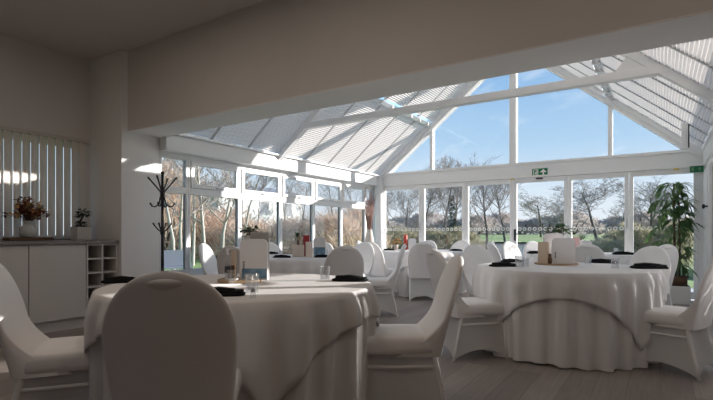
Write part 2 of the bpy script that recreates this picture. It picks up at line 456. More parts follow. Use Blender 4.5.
for i in range(37):
    yc = -1.6 + i * 0.089
    MB().grid(lambda u, v, yc=yc: (0.006 * (1 - (2 * u - 1) ** 2) + 0.012 * (u - .5), yc + (u - 0.5) * 0.095, v * 0.86), 4, 1).build('slat', 'sheer', fill_blind, smooth=True)
EV = MB()
EV.box(XR - 0.035, XR + 0.10, YB, YG - 0.1, 2.13, 2.335); EV.box(XR - 0.07, XR + 0.10, YB, YG - 0.1, 2.335, 2.36); EV.box(XR + 0.0, XR + 0.10, YB, YG - 0.1, 2.36, 2.62)  # topmost box is an unseen upstand added to block sun at the eaves
smesh(EV.build('trim_eaves_right', 'pvc', bevel=0.004), 'white eaves board on the right wall with an added sun-blocking upstand', 'trim')
dr = struct('door_side', 'white panelled door in the right wall')
d = MB(); d.box(XR - 0.045, XR - 0.005, 7.95, 8.80, 0.02, 2.03); d.build('door_leaf', 'pvc', dr, bevel=0.006)
d = MB()
for a, b, z0, z1 in ((8.05, 8.70, 1.15, 1.88), (8.05, 8.70, 0.2, 0.95)):
    d.box(XR - 0.055, XR - 0.045, a, b, z0, z1)
d.build('door_panel', 'pvc', dr, bevel=0.004)
MB().lathe([(0.012, 0), (0.012, 0.03), (0.03, 0.035), (0.032, 0.055), (0.02, 0.065)], 14).build('knob', 'blackmetal', dr, smooth=True, loc=(XR - 0.05, 8.02, 1.44)).rotation_euler = (0, R(-90), 0)

# ------------------------------------------------------------------ gable: beam, folding doors, triangular glazing
DX = [-5.235, -4.27, -3.31, -2.357, -1.394, -0.441, 0.515]
bm = MB()
bm.box(XL, XR, YG - 0.05, YG + 0.12, 2.115, 2.36)
bm.box(XL, XR, YG - 0.075, YG - 0.05, 2.115, 2.15)
bm.box(XL, XR, YG - 0.09, YG + 0.12, 2.36, 2.405)
smesh(bm.build('trim_gable_beam', 'pvc', bevel=0.004), 'wide white beam above the folding doors', 'trim')
bm = MB()
bm.box(XL - 0.1, DX[0], YG - 0.02, YG + 0.08, 0, 2.115); bm.box(DX[-1], XR + 0.05, YG - 0.02, YG + 0.08, 0, 2.115)
smesh(bm.build('trim_door_jambs', 'pvc', bevel=0.004), 'white jambs at both ends of the folding doors', 'trim')
dlab = ['leftmost glazed folding door beside the corner post', 'second glazed folding door from the left', 'third glazed folding door from the left',
        'fourth glazed folding door under the exit sign', 'fifth glazed folding door from the left', 'rightmost glazed folding door behind the palm']
for i in range(6):
    x0, x1 = DX[i] + 0.003, DX[i + 1] - 0.003
    dr = struct('door_%d' % (i + 1), dlab[i])
    f = MB(); ya, yb = YG - 0.02, YG + 0.05
    f.box(x0, x0 + 0.062, ya, yb, 0.02, 2.11); f.box(x1 - 0.062, x1, ya, yb, 0.02, 2.11)
    f.box(x0 + 0.062, x1 - 0.062, ya, yb, 2.03, 2.11); f.box(x0 + 0.062, x1 - 0.062, ya, yb, 0.02, 0.13)
    f.build('door_frame', 'pvc', dr, bevel=0.004)
    MB().box(x0 + 0.062, x1 - 0.062, YG + 0.01, YG + 0.022, 0.13, 2.03).build('pane', 'glass', dr)
    g = MB()
    nr = 9
    for k in range(nr):
        cx_ = x0 + 0.062 + (k + 0.5) * (x1 - x0 - 0.124) / nr
        vs = []; fs = []
        for q in range(16):
            t = 2 * PI * q / 16
            for r_ in (0.019, 0.034): vs.append((cx_ + r_ * math.cos(t), YG + 0.008, 1.155 + r_ * math.sin(t)))
        for q in range(16):
            q2 = (q + 1) % 16; fs.append((q * 2, q * 2 + 1, q2 * 2 + 1, q2 * 2))
        g.add(vs, fs)
    g.build('ring_stickers', 'signwhite', dr, solid=0.001)
    if i in (0, 4):
        h = MB().tube([(x1 - 0.03, ya, 1.16), (x1 - 0.03, ya - 0.035, 1.17), (x1 - 0.03, ya - 0.035, 1.30), (x1 - 0.03, ya, 1.31)], 0.009, 8)
        h.build('handle', 'chrome', dr, smooth=True)
    if i == 3:
        h = MB().box(x0 + 0.012, x0 + 0.05, ya - 0.01, ya, 0.93, 1.15)
        h.tube([(x0 + 0.03, ya - 0.01, 1.06), (x0 + 0.03, ya - 0.05, 1.06), (x0 + 0.15, ya - 0.05, 1.06)], 0.011, 8)
        h.build('handle', 'blackmetal', dr)
def roof_z(x):
    return EAVE + PITCH * ((x + 5.30) if x < XRM else (0.58 - x))
APEX = roof_z(XRM)
# gable rafters
bm = MB()
for s in (-1, 1):
    xe = -5.30 if s < 0 else 0.58
    p0 = Vector((xe, YG, EAVE - 0.02)); p1 = Vector((XRM, YG, APEX - 0.02))
    bm.beam(p0, p1, 0.16, 0.20)
    bm.beam(p0 + Vector((0, -0.10, 0.035)), p1 + Vector((0, -0.10, 0.035)), 0.06, 0.14)
smesh(bm.build('trim_gable_rafters', 'pvc'), 'sloping white frame of the gable', 'trim')
bm = MB(); bm.box(XRM - 0.065, XRM + 0.065, YG - 0.05, YG + 0.08, 2.405, APEX - 0.1)
smesh(bm.build('trim_gable_king_post', 'pvc', bevel=0.004), 'wide middle mullion of the gable glazing', 'trim')
for i, x in enumerate((-4.04, -0.72)):
    bm = MB(); bm.box(x - 0.035, x + 0.035, YG - 0.04, YG + 0.07, 2.405, roof_z(x) - 0.08)
    smesh(bm.build('trim_gable_mullion_%d' % i, 'pvc', bevel=0.004), ['left', 'right'][i] + ' mullion of the gable glazing', 'trim')
xs = [-5.2, -4.04, XRM, -0.72, 0.48]
for i in range(4):
    a, b = xs[i] + 0.03, xs[i + 1] - 0.03
    pts = [(a, YG + 0.03, 2.4), (b, YG + 0.03, 2.4), (b, YG + 0.03, roof_z(b)), (a, YG + 0.03, roof_z(a))]
    wd = struct('window_%d' % (10 + i), ordw[i] + ' gable pane from the left')
    MB().prism(pts, (0, 0.01, 0)).build('pane', 'glass', wd)

# ------------------------------------------------------------------ roof
RY = [YB, 4.41, 5.12, 5.82, 6.49, 7.165, 7.84, 8.515, YG - 0.1]
PURL = {-1: (-4.04, 'left'), 1: (-0.72, 'right')}
ti = 0
for s in (-1, 1):
    xe = -5.30 if s < 0 else 0.58
    for j, y in enumerate(RY[:-1]):
        big = abs(y - 5.82) < 0.01
        p0 = Vector((xe, y, EAVE)); p1 = Vector((XRM, y, APEX))
        b = MB()
        if big:
            b.beam(p0 + Vector((0, 0, -0.02)), p1 + Vector((0, 0, -0.02)), 0.09, 0.13)
        else:
            b.beam(p0 + Vector((0, 0, 0.030)), p1 + Vector((0, 0, 0.030)), 0.040, 0.045)
        ti += 1
        smesh(b.build('trim_rafter_%d' % ti, 'pvc' if big else 'bar'), '%s roof rafter, %s from the bulkhead' % (PURL[s][1], ordw[j]), 'rafter')
    px_ = PURL[s][0]
    b = MB(); zc = roof_z(px_) - 0.03
    b.beam((px_, YB, zc), (px_, YG - 0.05, zc), 0.075, 0.06, up=(s * PITCH, 0, 1))
    b.tube([(px_ + s * 0.06, YB, zc - 0.035), (px_ + s * 0.06, YG - 0.1, zc - 0.035)], 0.012, 8)
    smesh(b.build('trim_purlin_' + PURL[s][1], 'alu'), PURL[s][1] + ' metal purlin and winding rod under the roof', 'trim')
    b = MB()
    for j in range(14):
        y = YB + 0.25 + j * 0.38
        b.box(px_ - 0.05, px_ + 0.05, y, y + 0.03, zc - 0.05, zc + 0.01)
    smesh(b.build('trim_purlin_brackets_' + PURL[s][1], 'pvc'), PURL[s][1] + ' purlin brackets', 'trim')
b = MB(); b.box(XRM - 0.09, XRM + 0.09, YB, YG, APEX - 0.11, APEX + 0.08)
smesh(b.build('trim_ridge', 'pvc'), 'white ridge beam', 'trim')
# tie beam
b = MB(); b.box(-4.86, 0.14, 5.77, 5.87, 2.72, 2.81)
b.prism([(-0.08, 5.785, 2.80), (-0.42, 5.785, 2.80), (-0.27, 5.785, 2.99)], (0, 0.07, 0))
smesh(b.build('trim_tie_beam', 'pvc', bevel=0.004), 'white tie beam across the glazed roof', 'trim')
# pleated roof blinds
def blind(s, y0, y1, xa, xb, j, row):
    """pleated panel between two rafters; xa -> xb up the slope"""
    za, zb = roof_z(xa) + 0.012, roof_z(xb) + 0.012
    L = math.hypot(xb - xa, zb - za)
    n = int(L / 0.019)
    nx, nz_ = (-s * -1) * 0, 1
    nrm = Vector((s * PITCH, 0, 1)).normalized()
    o = Vector((xa, (y0 + y1) / 2, za))
    mb = MB()
    vs = []; fs = []
    for k in range(n + 1):
        t = k / n
        p = Vector(((xb - xa) * t, 0, (zb - za) * t)) + nrm * (0.008 if k % 2 else -0.008)
        vs.append((p.x, y0 - o.y + 0.0215, p.z)); vs.append((p.x, y1 - o.y - 0.0215, p.z))
    for k in range(n): fs.append((2 * k, 2 * k + 1, 2 * k + 3, 2 * k + 2))
    mb.add(vs, fs)
    ob = mb.build('roof_blind', 'blind', loc=o)
    tag(ob, 'cream pleated blind %s the %s metal purlin, %s bay from the gable' % (row, 'left' if s < 0 else 'right', ordw[7 - j]), 'blind', 'pleated blinds under the glazed roof')
for s in (-1, 1):
    for j in range(8):
        y0, y1 = RY[j], RY[j + 1]
        if s < 0:
            blind(s, y0, y1, -5.26, -4.08, j, 'below'); blind(s, y0, y1, -4.00, XRM - 0.06, j, 'above')
        else:
            blind(s, y0, y1, 0.54, -0.68, j, 'below'); blind(s, y0, y1, -0.802, XRM + 0.06, j, 'above')

# ------------------------------------------------------------------ signs on the beam
sg = thing('exit_sign', 'green exit sign with running figure and arrow on the white beam', 'sign', (-1.72, YG - 0.052, 2.19))
sx0, sx1 = at_d(532, 1).x, 0
def on_gable(px, py):
    d_ = ray(px, py); t = (YG - 0.055) / d_[1]
    return Vector((d_[0] * t, YG - 0.055, CAM_H + d_[2] * t))
a = on_gable(532.2, 177.4); b2 = on_gable(547.6, 169.2)
sw, sh = b2.x - a.x, 0.15
sg.location = (a.x, YG - 0.052, a.z + 0.005)
MB().box(0, sw, -0.012, 0, 0, sh).build('sign_plate', 'signgreen', sg)
p = MB()
y_ = -0.014
def quad2(mb, pts): mb.prism([(q[0] * sw, y_, q[1] * sh) for q in pts], (0, 0.002, 0))
for q in (((.08, .1), (.13, .1), (.13, .9), (.08, .9)), ((.13, .82), (.40, .82), (.40, .9), (.13, .9)), ((.35, .1), (.40, .1), (.40, .82), (.35, .82)), ((.08, .04), (.40, .04), (.40, .1), (.08, .1))): quad2(p, q)
for q in (((.22, .42), (.28, .40), (.31, .62), (.25, .64)), ((.22, .44), (.27, .42), (.20, .24), (.15, .22)), ((.25, .42), (.29, .40), (.33, .24), (.29, .2)), ((.30, .6), (.34, .5), (.32, .46), (.28, .54)), ((.25, .62), (.18, .54), (.2, .5), (.26, .56)), ((.27, .66), (.32, .66), (.32, .77), (.27, .77))): quad2(p, q)
p.build('running_figure', 'signwhite', sg)
p = MB()
for q in (((.68, .12), (.78, .12), (.78, .55), (.68, .55)), ((.73, .92), (.50, .52), (.73, .52)), ((.73, .92), (.73, .52), (.96, .52))): quad2(p, q)
p.build('arrow', 'signwhite', sg)
a = on_gable(689.8, 172.8); b2 = on_gable(703.5, 167)
sg = thing('exit_sign', 'dark green sign plate at the right end of the beam above the palm', 'sign', (a.x, YG - 0.055, a.z))
sw2 = min(b2.x, 0.575) - a.x
MB().box(0, sw2, -0.03, 0, 0, 0.10).build('sign_plate', 'signgreen', sg)
p = MB(); sw, sh, y_ = sw2, 0.10, -0.032
for q in (((.12, .2), (.28, .2), (.28, .8), (.12, .8)), ((.66, .2), (.78, .2), (.78, .5), (.66, .5)), ((.55, .5), (.89, .5), (.72, .85))): quad2(p, q)
p.build('pictogram', mat('sign_pale_green', (0.16, 0.30, 0.20), 0.5), sg)
for px, py, lab in ((512.5, 178.6, 'small yellow sticker on the beam left of the exit sign'), (676.5, 168.6, 'small yellow sticker on the beam near the palm')):
    a = on_gable(px, py)
    m = MB(); m.box(-0.035, 0.035, -0.004, 0, -0.02, 0.02)
    m.prism([(-0.05, -0.004, -0.02), (-0.035, -0.004, -0.02), (-0.035, -0.004, 0.005)], (0, 0.004, 0))
    tag(m.build('warning_sticker', 'yellow', loc=(a.x, YG - 0.05 if px < 600 else YG - 0.05, a.z), bevel=0.001), lab, 'sticker')
a = on_gable(539, 181)
m = MB().box(-0.06, 0.06, -0.015, 0, -0.014, 0.014)
tag(m.build('door_closer_plate', 'ink', loc=(a.x, YG - 0.021, 2.09), bevel=0.002), 'small dark plate under the exit sign at the door head', 'plate')

# ------------------------------------------------------------------ sideboard, worktop and what stands on it
CF = -5.46
cb = thing('sideboard', 'off-white sideboard with flat doors under the blinds', 'cabinet', (CF, 2.0, 0))
k = MB()
k.box(-0.56, -0.03, -0.90, 0.815, 0.12, 0.945)
k.box(-0.56, -0.06, -0.90, 1.18, 0.0, 0.12)
k.build('carcass', 'cabinet', cb)
for y0, y1 in ((-0.90, -0.35), (-0.345, 0.235), (0.24, 0.815)):
    MB().box(-0.03, -0.008, y0 + 0.003, y1 - 0.003, 0.13, 0.94).build('door', 'cabinet', cb, bevel=0.002)
rk = MB()
RK0, RK1 = 0.82, 1.183
rk.box(-0.56, -0.55, RK0, RK1, 0.12, 0.945)
for yy in (RK0, (RK0 + RK1) / 2 - 0.009, RK1 - 0.018): rk.box(-0.55, -0.008, yy, yy + 0.018, 0.12, 0.945)
for q in range(6):
    z = 0.12 + q * (0.945 - 0.12 - 0.018) / 5
    rk.box(-0.55, -0.010, RK0, RK1, z, z + 0.018)
rk.build('bottle_rack', 'cabinet', cb)
wt = MB().box(-6.09, CF + 0.02, 1.05, 3.186, 0.948, 0.988)
wt.box(-6.10, -6.085, 1.05, 3.186, 0.988, 1.025)
tag(wt.build('worktop', 'granite', bevel=0.003), 'dark speckled granite worktop on the off-white sideboard', 'worktop')

# vertical blinds
vb = thing('vertical_blind', 'pale vertical slat blind covering the left window', 'blind', (-6.05, 2.16, 0.995))
MB().box(-0.03, 0.03, -1.0, 0.98, 1.205, 1.245).build('head_rail', 'cabinet', vb, bevel=0.003)
for i in range(22):
    yc = -0.94 + i * 0.088
    a_ = R(22)
    def fn(u, v, yc=yc):
        q = (u - 0.5) * 0.107
        bow = 0.006 * (1 - (2 * u - 1) ** 2)
        return (-(q * math.sin(a_)) + bow, yc + q * math.cos(a_), 0.005 + v * 1.20)
    MB().grid(fn, 6, 1).build('slat', 'vblind', vb, smooth=True)

# flowers
def blob(mb, c, r, n=6, jit=0.25, rnd=random):
    vs = []; fs = []
    for j in range(4):
        th = PI * (j + 0.5) / 4
        for k in range(n):
            t = 2 * PI * k / n
            q = r * (1 + rnd.uniform(-jit, jit))
            vs.append((c[0] + q * math.sin(th) * math.cos(t), c[1] + q * math.sin(th) * math.sin(t), c[2] + q * math.cos(th)))
    for j in range(3):
        for k in range(n):
            fs.append((j * n + k, j * n + (k + 1) % n, (j + 1) * n + (k + 1) % n, (j + 1) * n + k))
    fs.append(tuple(range(n))); fs.append(tuple(3 * n + k for k in range(n - 1, -1, -1)))
    mb.add(vs, fs)
def leafquad(mb, p, d, up, L, w, bend=0.25):
    p = Vector(p); d = Vector(d).normalized(); s_ = d.cross(Vector(up))
    s_ = s_.normalized() if s_.length > 1e-4 else d.orthogonal().normalized()
    n_ = s_.cross(d)
    vs = [p, p + d * L * .35 + s_ * w / 2 + n_ * L * .02, p + d * L * .75 + s_ * w * .36 - n_ * L * bend * .5, p + d * L - n_ * L * bend,
          p + d * L * .75 - s_ * w * .36 - n_ * L * bend * .5, p + d * L * .35 - s_ * w / 2 + n_ * L * .02, p + d * L * .5 + n_ * -.03 * L]
    mb.add(vs, [(0, 1, 6), (1, 2, 6), (2, 3, 6), (3, 4, 6), (4, 5, 6), (5, 0, 6)])
WT = 0.9895
pt = at_d(27, 4.75); bx = -5.80
def on_x(px, x):
    d_ = ray(px, HOR); t = x / d_[0]
    return d_[1] * t
by = on_x(28, bx)
tr = MB()
tr.box(-0.085, 0.085, -0.21, 0.23, 0, 0.035)
tag(tr.build('wooden_tray', 'bark', loc=(bx, by + 0.0, WT), bevel=0.01), 'rustic dark wooden board under the flower vase on the worktop', 'board')
fl = thing('flower_vase', 'grey vase of dried russet flowers on the wooden board', 'vase', (bx, by, WT + 0.035))
MB().lathe([(0.055, 0), (0.080, 0.008), (0.086, 0.05), (0.084, 0.10), (0.072, 0.118), (0.042, 0.130), (0.036, 0.155), (0.038, 0.180), (0.032, 0.180), (0.030, 0.14)], 24).build('vase_body', 'vase', fl, smooth=True)
rnd = random.Random(3)
st = MB(); fr, fg, fd = MB(), MB(), MB()
for i in range(95):
    az = rnd.uniform(0, 2 * PI); el = rnd.uniform(0.05, 1.3); L = rnd.uniform(0.10, 0.25)
    tip = Vector((math.sin(el) * math.cos(az) * L * 0.85, math.sin(el) * math.sin(az) * L * 0.95, 0.175 + math.cos(el) * L))
    st.tube([(0, 0, 0.15), tip * 0.5 + Vector((0, 0, 0.09)), tip], [0.003, 0.002, 0.0015], 4)
    mbx = rnd.choice((fr, fg, fg, fd))
    for q in range(5):
        dd = Vector((rnd.uniform(-1, 1), rnd.uniform(-1, 1), rnd.uniform(-.6, 1)))
        leafquad(mbx, tip + dd * 0.008, dd, (0, 0, 1), rnd.uniform(0.035, 0.06), 0.032)
st.build('stems', 'stem', fl); fr.build('russet_foliage', 'petalred', fl); fg.build('ochre_foliage', 'petalgold', fl); fd.build('plum_foliage', 'petaldark', fl)
by2 = on_x(81, -5.80)
bo = thing('potted_bonsai', 'small dark bonsai in a square stone pot on the worktop', 'plant', (-5.80, by2, WT))
bo.scale = (1.4, 1.4, 1.4)
m = MB(); m.prism([(-0.06, -0.06, 0), (0.06, -0.06, 0), (0.06, 0.06, 0), (-0.06, 0.06, 0)], (0, 0, 0.11)); m.build('pot', 'stone', bo, bevel=0.006)
MB().box(-0.05, 0.05, -0.05, 0.05, 0.108, 0.114).build('soil', 'soil', bo)
MB().tube([(0, 0, 0.11), (0.005, -0.012, 0.15), (-0.004, 0.012, 0.19), (0, 0.01, 0.225)], [0.012, 0.010, 0.008, 0.006], 7).build('trunk', 'stem', bo, smooth=True)
m = MB()
for c_, r_ in (((0, 0.01, 0.235), 0.04), ((0.01, 0.045, 0.225), 0.025), ((0, -0.02, 0.215), 0.022), ((0, -0.025, 0.135), 0.022), ((0.01, 0.02, 0.13), 0.02)):
    for q in range(46):
        dd = Vector((rnd.uniform(-1, 1), rnd.uniform(-1, 1), rnd.uniform(-.7, .8)))
        leafquad(m, Vector(c_) + dd * r_ * 0.7, dd, (0, 0, 1), 0.028, 0.014)
m.build('foliage', 'darkleaf', bo)

# ------------------------------------------------------------------ coat stand
cs = thing('coat_stand', 'black metal coat stand with curled hooks beside the white pier', 'coat stand', (-4.98, 3.45, 0))
MB().tube([(0, 0, 0.0), (0, 0, 0.95), (0, 0, 1.78)], [0.019, 0.017, 0.015], 14).build('pole', 'blackmetal', cs, smooth=True)
b = MB(); b.lathe([(0.20, 0), (0.205, 0.012), (0.19, 0.02), (0.03, 0.035), (0.025, 0.06)], 28); b.build('base', 'blackmetal', cs, smooth=True)
MB().lathe([(0.018, 1.46), (0.026, 1.47), (0.026, 1.58), (0.018, 1.59)], 14).build('collar', 'blackmetal', cs, smooth=True)
MB().lathe([(0.018, 1.05), (0.025, 1.06), (0.025, 1.14), (0.018, 1.15)], 14).build('collar', 'blackmetal', cs, smooth=True)
MB().lathe([(0.018, 1.775), (0.022, 1.785), (0.018, 1.80), (0.006, 1.81)], 12).build('finial', 'blackmetal', cs, smooth=True)
for i in range(4):
    t = R(35 + 90 * i); c_, s_ = math.cos(t), math.sin(t)
    def P(r, z): return (c_ * r, s_ * r, z)
    MB().tube([P(0.02, 1.56), P(0.07, 1.62), P(0.13, 1.69), P(0.17, 1.735)], [0.009, 0.009, 0.009, 0.012], 8).build('upper_hook', 'blackmetal', cs, smooth=True)
    MB().tube([P(0.025, 1.50), P(0.04, 1.42), P(0.08, 1.385), P(0.12, 1.39), P(0.145, 1.43)], [0.008, 0.008, 0.008, 0.008, 0.010], 8).build('lower_hook', 'blackmetal', cs, smooth=True)
    MB().tube([P(0.02, 1.09), P(0.05, 1.11), P(0.085, 1.15), P(0.11, 1.19)], [0.008, 0.008, 0.008, 0.011], 8).build('bag_hook', 'blackmetal', cs, smooth=True)

# ------------------------------------------------------------------ tables and cloths
TZ = 0.745
def fold(theta, ph, n):
    w_ = math.cos(n * theta + ph + 1.4 * math.sin(2 * theta + ph))
    w_ = math.copysign(abs(w_) ** 0.7, w_)
    return 0.62 * w_ + 0.38 * math.cos((n * 0.5 // 1 + 3) * theta + 2.1 * ph) 
def make_table(idx, cx_, cy, Rr, mid_deg, lab_t, lab_c, lab_o, detail=200, half=0.97):
    t = thing('round_table', lab_t, 'table', (cx_, cy, 0), 0, 'round dining tables')
    MB().lathe([(Rr - 0.02, TZ - 0.03), (Rr - 0.005, TZ - 0.025), (Rr - 0.005, TZ - 0.004), (Rr - 0.02, TZ)], 48).build('tabletop', 'wood', t)
    for q in range(4):
        a_ = PI / 4 + q * PI / 2; r_ = Rr * 0.55
        MB().tube([(r_ * math.cos(a_), r_ * math.sin(a_), 0), (r_ * math.cos(a_), r_ * math.sin(a_), TZ - 0.03)], 0.018, 10).build('leg', 'chrome', t)
    ph = idx * 1.7; n = 27
    topz = TZ + 0.004
    rows = [0.0001, 0.3, 0.6, 0.85, 0.96, 0.985, 1.0]
    nd = 14
    def fn(u, v):
        th = 2 * PI * u; j = round(v * (len(rows) - 1 + nd))
        if j < len(rows):
            r_ = rows[j] * Rr
            return (r_ * math.cos(th), r_ * math.sin(th), topz - (0.006 if j == len(rows) - 1 else 0))
        d_ = (j - len(rows) + 1) / nd
        r_ = Rr + 0.004 * min(1, d_ * 8) - 0.030 * d_ + (0.026 * min(1, d_ * 6) + 0.040 * d_) * (0.62 * fold(th, ph, n) + 0.35)
        return (r_ * math.cos(th), r_ * math.sin(th), max(0.006, topz - d_ * (topz - 0.012) + 0.010 * math.cos(5 * th + ph) * d_ * d_))
    o = MB().grid(fn, detail, len(rows) - 1 + nd, True).build('tablecloth', 'cloth', loc=(cx_, cy, 0), smooth=True)
    tag(o, lab_c, 'tablecloth', 'floor-length round tablecloths')
    m0 = R(mid_deg)
    nd2 = 10
    def fn2(u, v):
        th = 2 * PI * u; j = round(v * (len(rows) - 1 + nd2))
        if j < len(rows):
            r_ = rows[j] * (Rr + 0.004)
            return (r_ * math.cos(th), r_ * math.sin(th), topz + 0.005 - (0.005 if j == len(rows) - 1 else 0))
        q = (th - m0) % (PI / 2)
        if q > PI / 4: q -= PI / 2
        dist = half / math.cos(q)
        # soften the square corners a little
        L = dist - Rr
        e = (j - len(rows) + 1) / nd2
        dd = L * e
        d_ = dd / (topz - 0.012)
        r_ = Rr + 0.008 + 0.018 * min(1, d_ * 8) - 0.015 * d_ + (0.026 * min(1, d_ * 6) + 0.040 * d_) * (0.62 * fold(th, ph, n) + 0.35) + 0.012 * e * math.cos(11 * th + 3 * ph)
        r_ -= 0.05 * e * max(0, (abs(q) - 0.55) / 0.235) * max(0, dd - 0.25)
        return (r_ * math.cos(th), r_ * math.sin(th), topz - 0.002 - dd)
    o = MB().grid(fn2, detail, len(rows) - 1 + nd2, True).build('table_overlay', 'cloth', loc=(cx_, cy, 0), smooth=True, solid=0.003)
    tag(o, lab_o, 'tablecloth', 'square overlay cloths')
    return t
TT = TZ + 0.010          # height things stand at
TAB = {
 'front': (-2.142, 2.029, 0.79, 10), 'right': (-0.763, 4.739, 0.775, -81), 'left': (-4.11, 4.79, 0.79, -40),
 'far': (-3.72, 7.85, 0.79, -60), 'mid': (-1.03, 8.05, 0.775, -80)}
TL = {'front': 'large in the foreground', 'right': 'right of centre under the palm', 'left': 'beside the left windows', 'far': 'by the leftmost folding doors', 'mid': 'behind the right-hand table near the doors'}
for i, k_ in enumerate(('front', 'right', 'left', 'far', 'mid')):
    x_, y__, r_, md_ = TAB[k_]
    d_ = TL[k_]
    make_table(i, x_, y__, r_, md_, 'round dining table %s, hidden by white cloths' % d_, 'white floor-length cloth on the round table %s' % d_, 'white square overlay on the round table %s' % d_, 380 if i < 2 else 220, 0.93 if i == 0 else 0.97)

# ------------------------------------------------------------------ banquet chair (faces +x)
def make_chair():
    t = thing('banquet_chair', 'x', 'chair', (0, 0, 0), 0, 'white covered banquet chairs')
    # seat cushion with stretched cover
    def seat(u, v):
        # u around the outline, v bottom->top
        a_ = 2 * PI * u
        c_, s_ = math.cos(a_), math.sin(a_)
        e = 0.26
        x = 0.235 * math.copysign(abs(c_) ** e, c_); y = (0.215 + 0.01 * (c_ > 0)) * math.copysign(abs(s_) ** e, s_)
        prof = [(0.93, 0.375), (0.99, 0.385), (1.0, 0.41), (1.0, 0.44), (0.97, 0.462), (0.90, 0.472), (0.5, 0.478), (0.001, 0.48)]
        k_, z = prof[round(v * 7)]
        return (x * k_, y * k_, z)
    MB().grid(seat, 40, 7, True).build('seat', 'cover', t, smooth=True)
    # backrest: stacked ovals along a leaning line, arch top
    rings = []
    nz2 = 26
    def back(u, v):
        a_ = 2 * PI * u; c_, s_ = math.cos(a_), math.sin(a_)
        z = 0.36 + v * (0.935 - 0.36)
        zs = 0.66
        w_ = 0.205 + 0.026 * min(1, (z - 0.36) / 0.28)
        if z > zs:
            q = (z - zs) / (0.935 - zs); w_ = 0.231 * max(0.0, 1 - q ** 2.3) ** 0.5
        th = 0.026
        if z > 0.90: th *= max(0.05, ((0.9352 - z) / 0.035)) ** 0.5
        lean = -0.225 - 0.15 * ((z - 0.36) / 0.575) ** 1.15
        # concave flow from the seat to the back
        fillet = 0.085 * max(0, 1 - (z - 0.46) / 0.16) ** 2 if z < 0.62 else 0
        e = 0.5
        x = th * math.copysign(abs(c_) ** e, c_); y = w_ * math.copysign(abs(s_) ** 0.85, s_)
        if x > 0: x += fillet
        x -= 0.018 * (1 - (y / 0.235) ** 2)
        return (lean + x, y, z)
    def back_v(u, v):
        vv = v if v < 0.6 else 0.6 + 0.4 * (1 - (1 - (v - 0.6) / 0.4) ** 1.8)
        return back(u, min(vv, 0.9997))
    bk = MB().grid(back_v, 36, nz2, True).build('backrest', 'cover', t, smooth=True)
    # padded hand slot near the top of the rear face
    def slot(u, v):
        y = (u - 0.5) * 0.115; q = (v - 0.5) * 2
        hh = 0.017 * math.sqrt(max(0, 1 - (2 * u - 1) ** 2)) * q
        z = 0.893 + hh - 0.05 * (2 * y) ** 2
        lean = -0.225 - 0.15 * ((z - 0.36) / 0.575) ** 1.15
        return (lean - 0.043 - 0.012 * (1 - q * q) * (1 - (2 * u - 1) ** 2), y, z)
    MB().grid(slot, 12, 6).build('hand_slot', 'cover', bk, smooth=True)
    # legs
    FX, FY, BX, BY = 0.195, 0.195, -0.275, 0.195
    fl_ = []
    for sy in (-1, 1):
        fl_.append(MB().tube([(0.175, sy * 0.18, 0.40), (0.190, sy * 0.188, 0.34), (0.205, sy * 0.195, 0.12), (0.21, sy * 0.198, 0.0)], [0.017, 0.016, 0.014, 0.013], 10).build('leg', 'cover', t, smooth=True))
        MB().tube([(-0.20, sy * 0.18, 0.40), (-0.215, sy * 0.188, 0.33), (-0.26, sy * 0.195, 0.12), (-0.285, sy * 0.198, 0.0)], [0.017, 0.016, 0.014, 0.013], 10).build('leg', 'cover', t, smooth=True)
        MB().tube([(0.192, sy * 0.189, 0.30), (0.0, sy * 0.187, 0.297), (-0.222, sy * 0.189, 0.30)], 0.010, 8).build('stretcher', 'cover', t, smooth=True)
    # stretch skirt: four panels, each hem a shallow arch
    def leg_p(ix, sy, z):
        q = 1 - z / 0.385
        if ix > 0: return Vector((0.185 + 0.028 * q, sy * (0.188 + 0.014 * q), z))
        return Vector((-0.212 - 0.078 * q, sy * (0.188 + 0.014 * q), z))
    mb = MB()
    cs_ = [(1, -1), (1, 1), (-1, 1), (-1, -1)]
    for i in range(4):
        A, B = cs_[i], cs_[(i + 1) % 4]
        def fn(u, v):
            hem = 0.010 + 0.075 * (math.sin(PI * u) ** 0.75)
            z = 0.385 + (hem - 0.385) * v
            pa, pb = leg_p(A[0], A[1], z), leg_p(B[0], B[1], z)
            p_ = pa.lerp(pb, u)
            inward = 0.018 * math.sin(PI * u) * math.sin(PI * min(1, v * 0.9 + 0.05))
            c_ = Vector((-0.03, 0, z))
            p_ += (c_ - p_).normalized() * inward
            return p_
        mb.grid(fn, 14, 10)
    mb.build('cover_skirt', 'skirt', t, smooth=True)
    return t
chair0 = make_chair()
def place_chair(bx_, by_, face_deg, label, first=[True]):
    c_ = chair0 if first[0] else copy_tree(chair0)
    first[0] = False
    a_ = R(face_deg)
    c_.location = (bx_ + 0.28 * math.cos(a_), by_ + 0.28 * math.sin(a_), 0)
    c_.rotation_euler = (0, 0, a_)
    c_['label'] = label
    return c_
def face(bx_, by_, tx, ty): return math.degrees(math.atan2(ty - by_, tx - bx_))
def chair_to(tab, bx_, by_, label, extra=0):
    return place_chair(bx_, by_, face(bx_, by_, TAB[tab][0], TAB[tab][1]) + extra, label)
chair_to('front', -1.48, 1.068, 'white covered banquet chair with its back to the camera before the front table', 8)
chair_to('front', -2.80, 1.08, 'white covered banquet chair cut by the left picture edge before the sideboard')
chair_to('front', -1.13, 2.70, 'white covered banquet chair in side view right of the front table', 0)
chair_to('left', -3.00, 4.38, 'grey shaded chair back just behind the tumbler at the front table right edge', -26)
chair_to('left', -3.86, 3.58, 'chair back half hidden behind the menu cards on the front table')
chair_to('left', -5.13, 4.29, 'chair seen edge-on against the left window next to the lawn')
chair_to('left', -2.92, 5.49, 'chair in side view with its seat facing left, behind the foreground side-view chair')
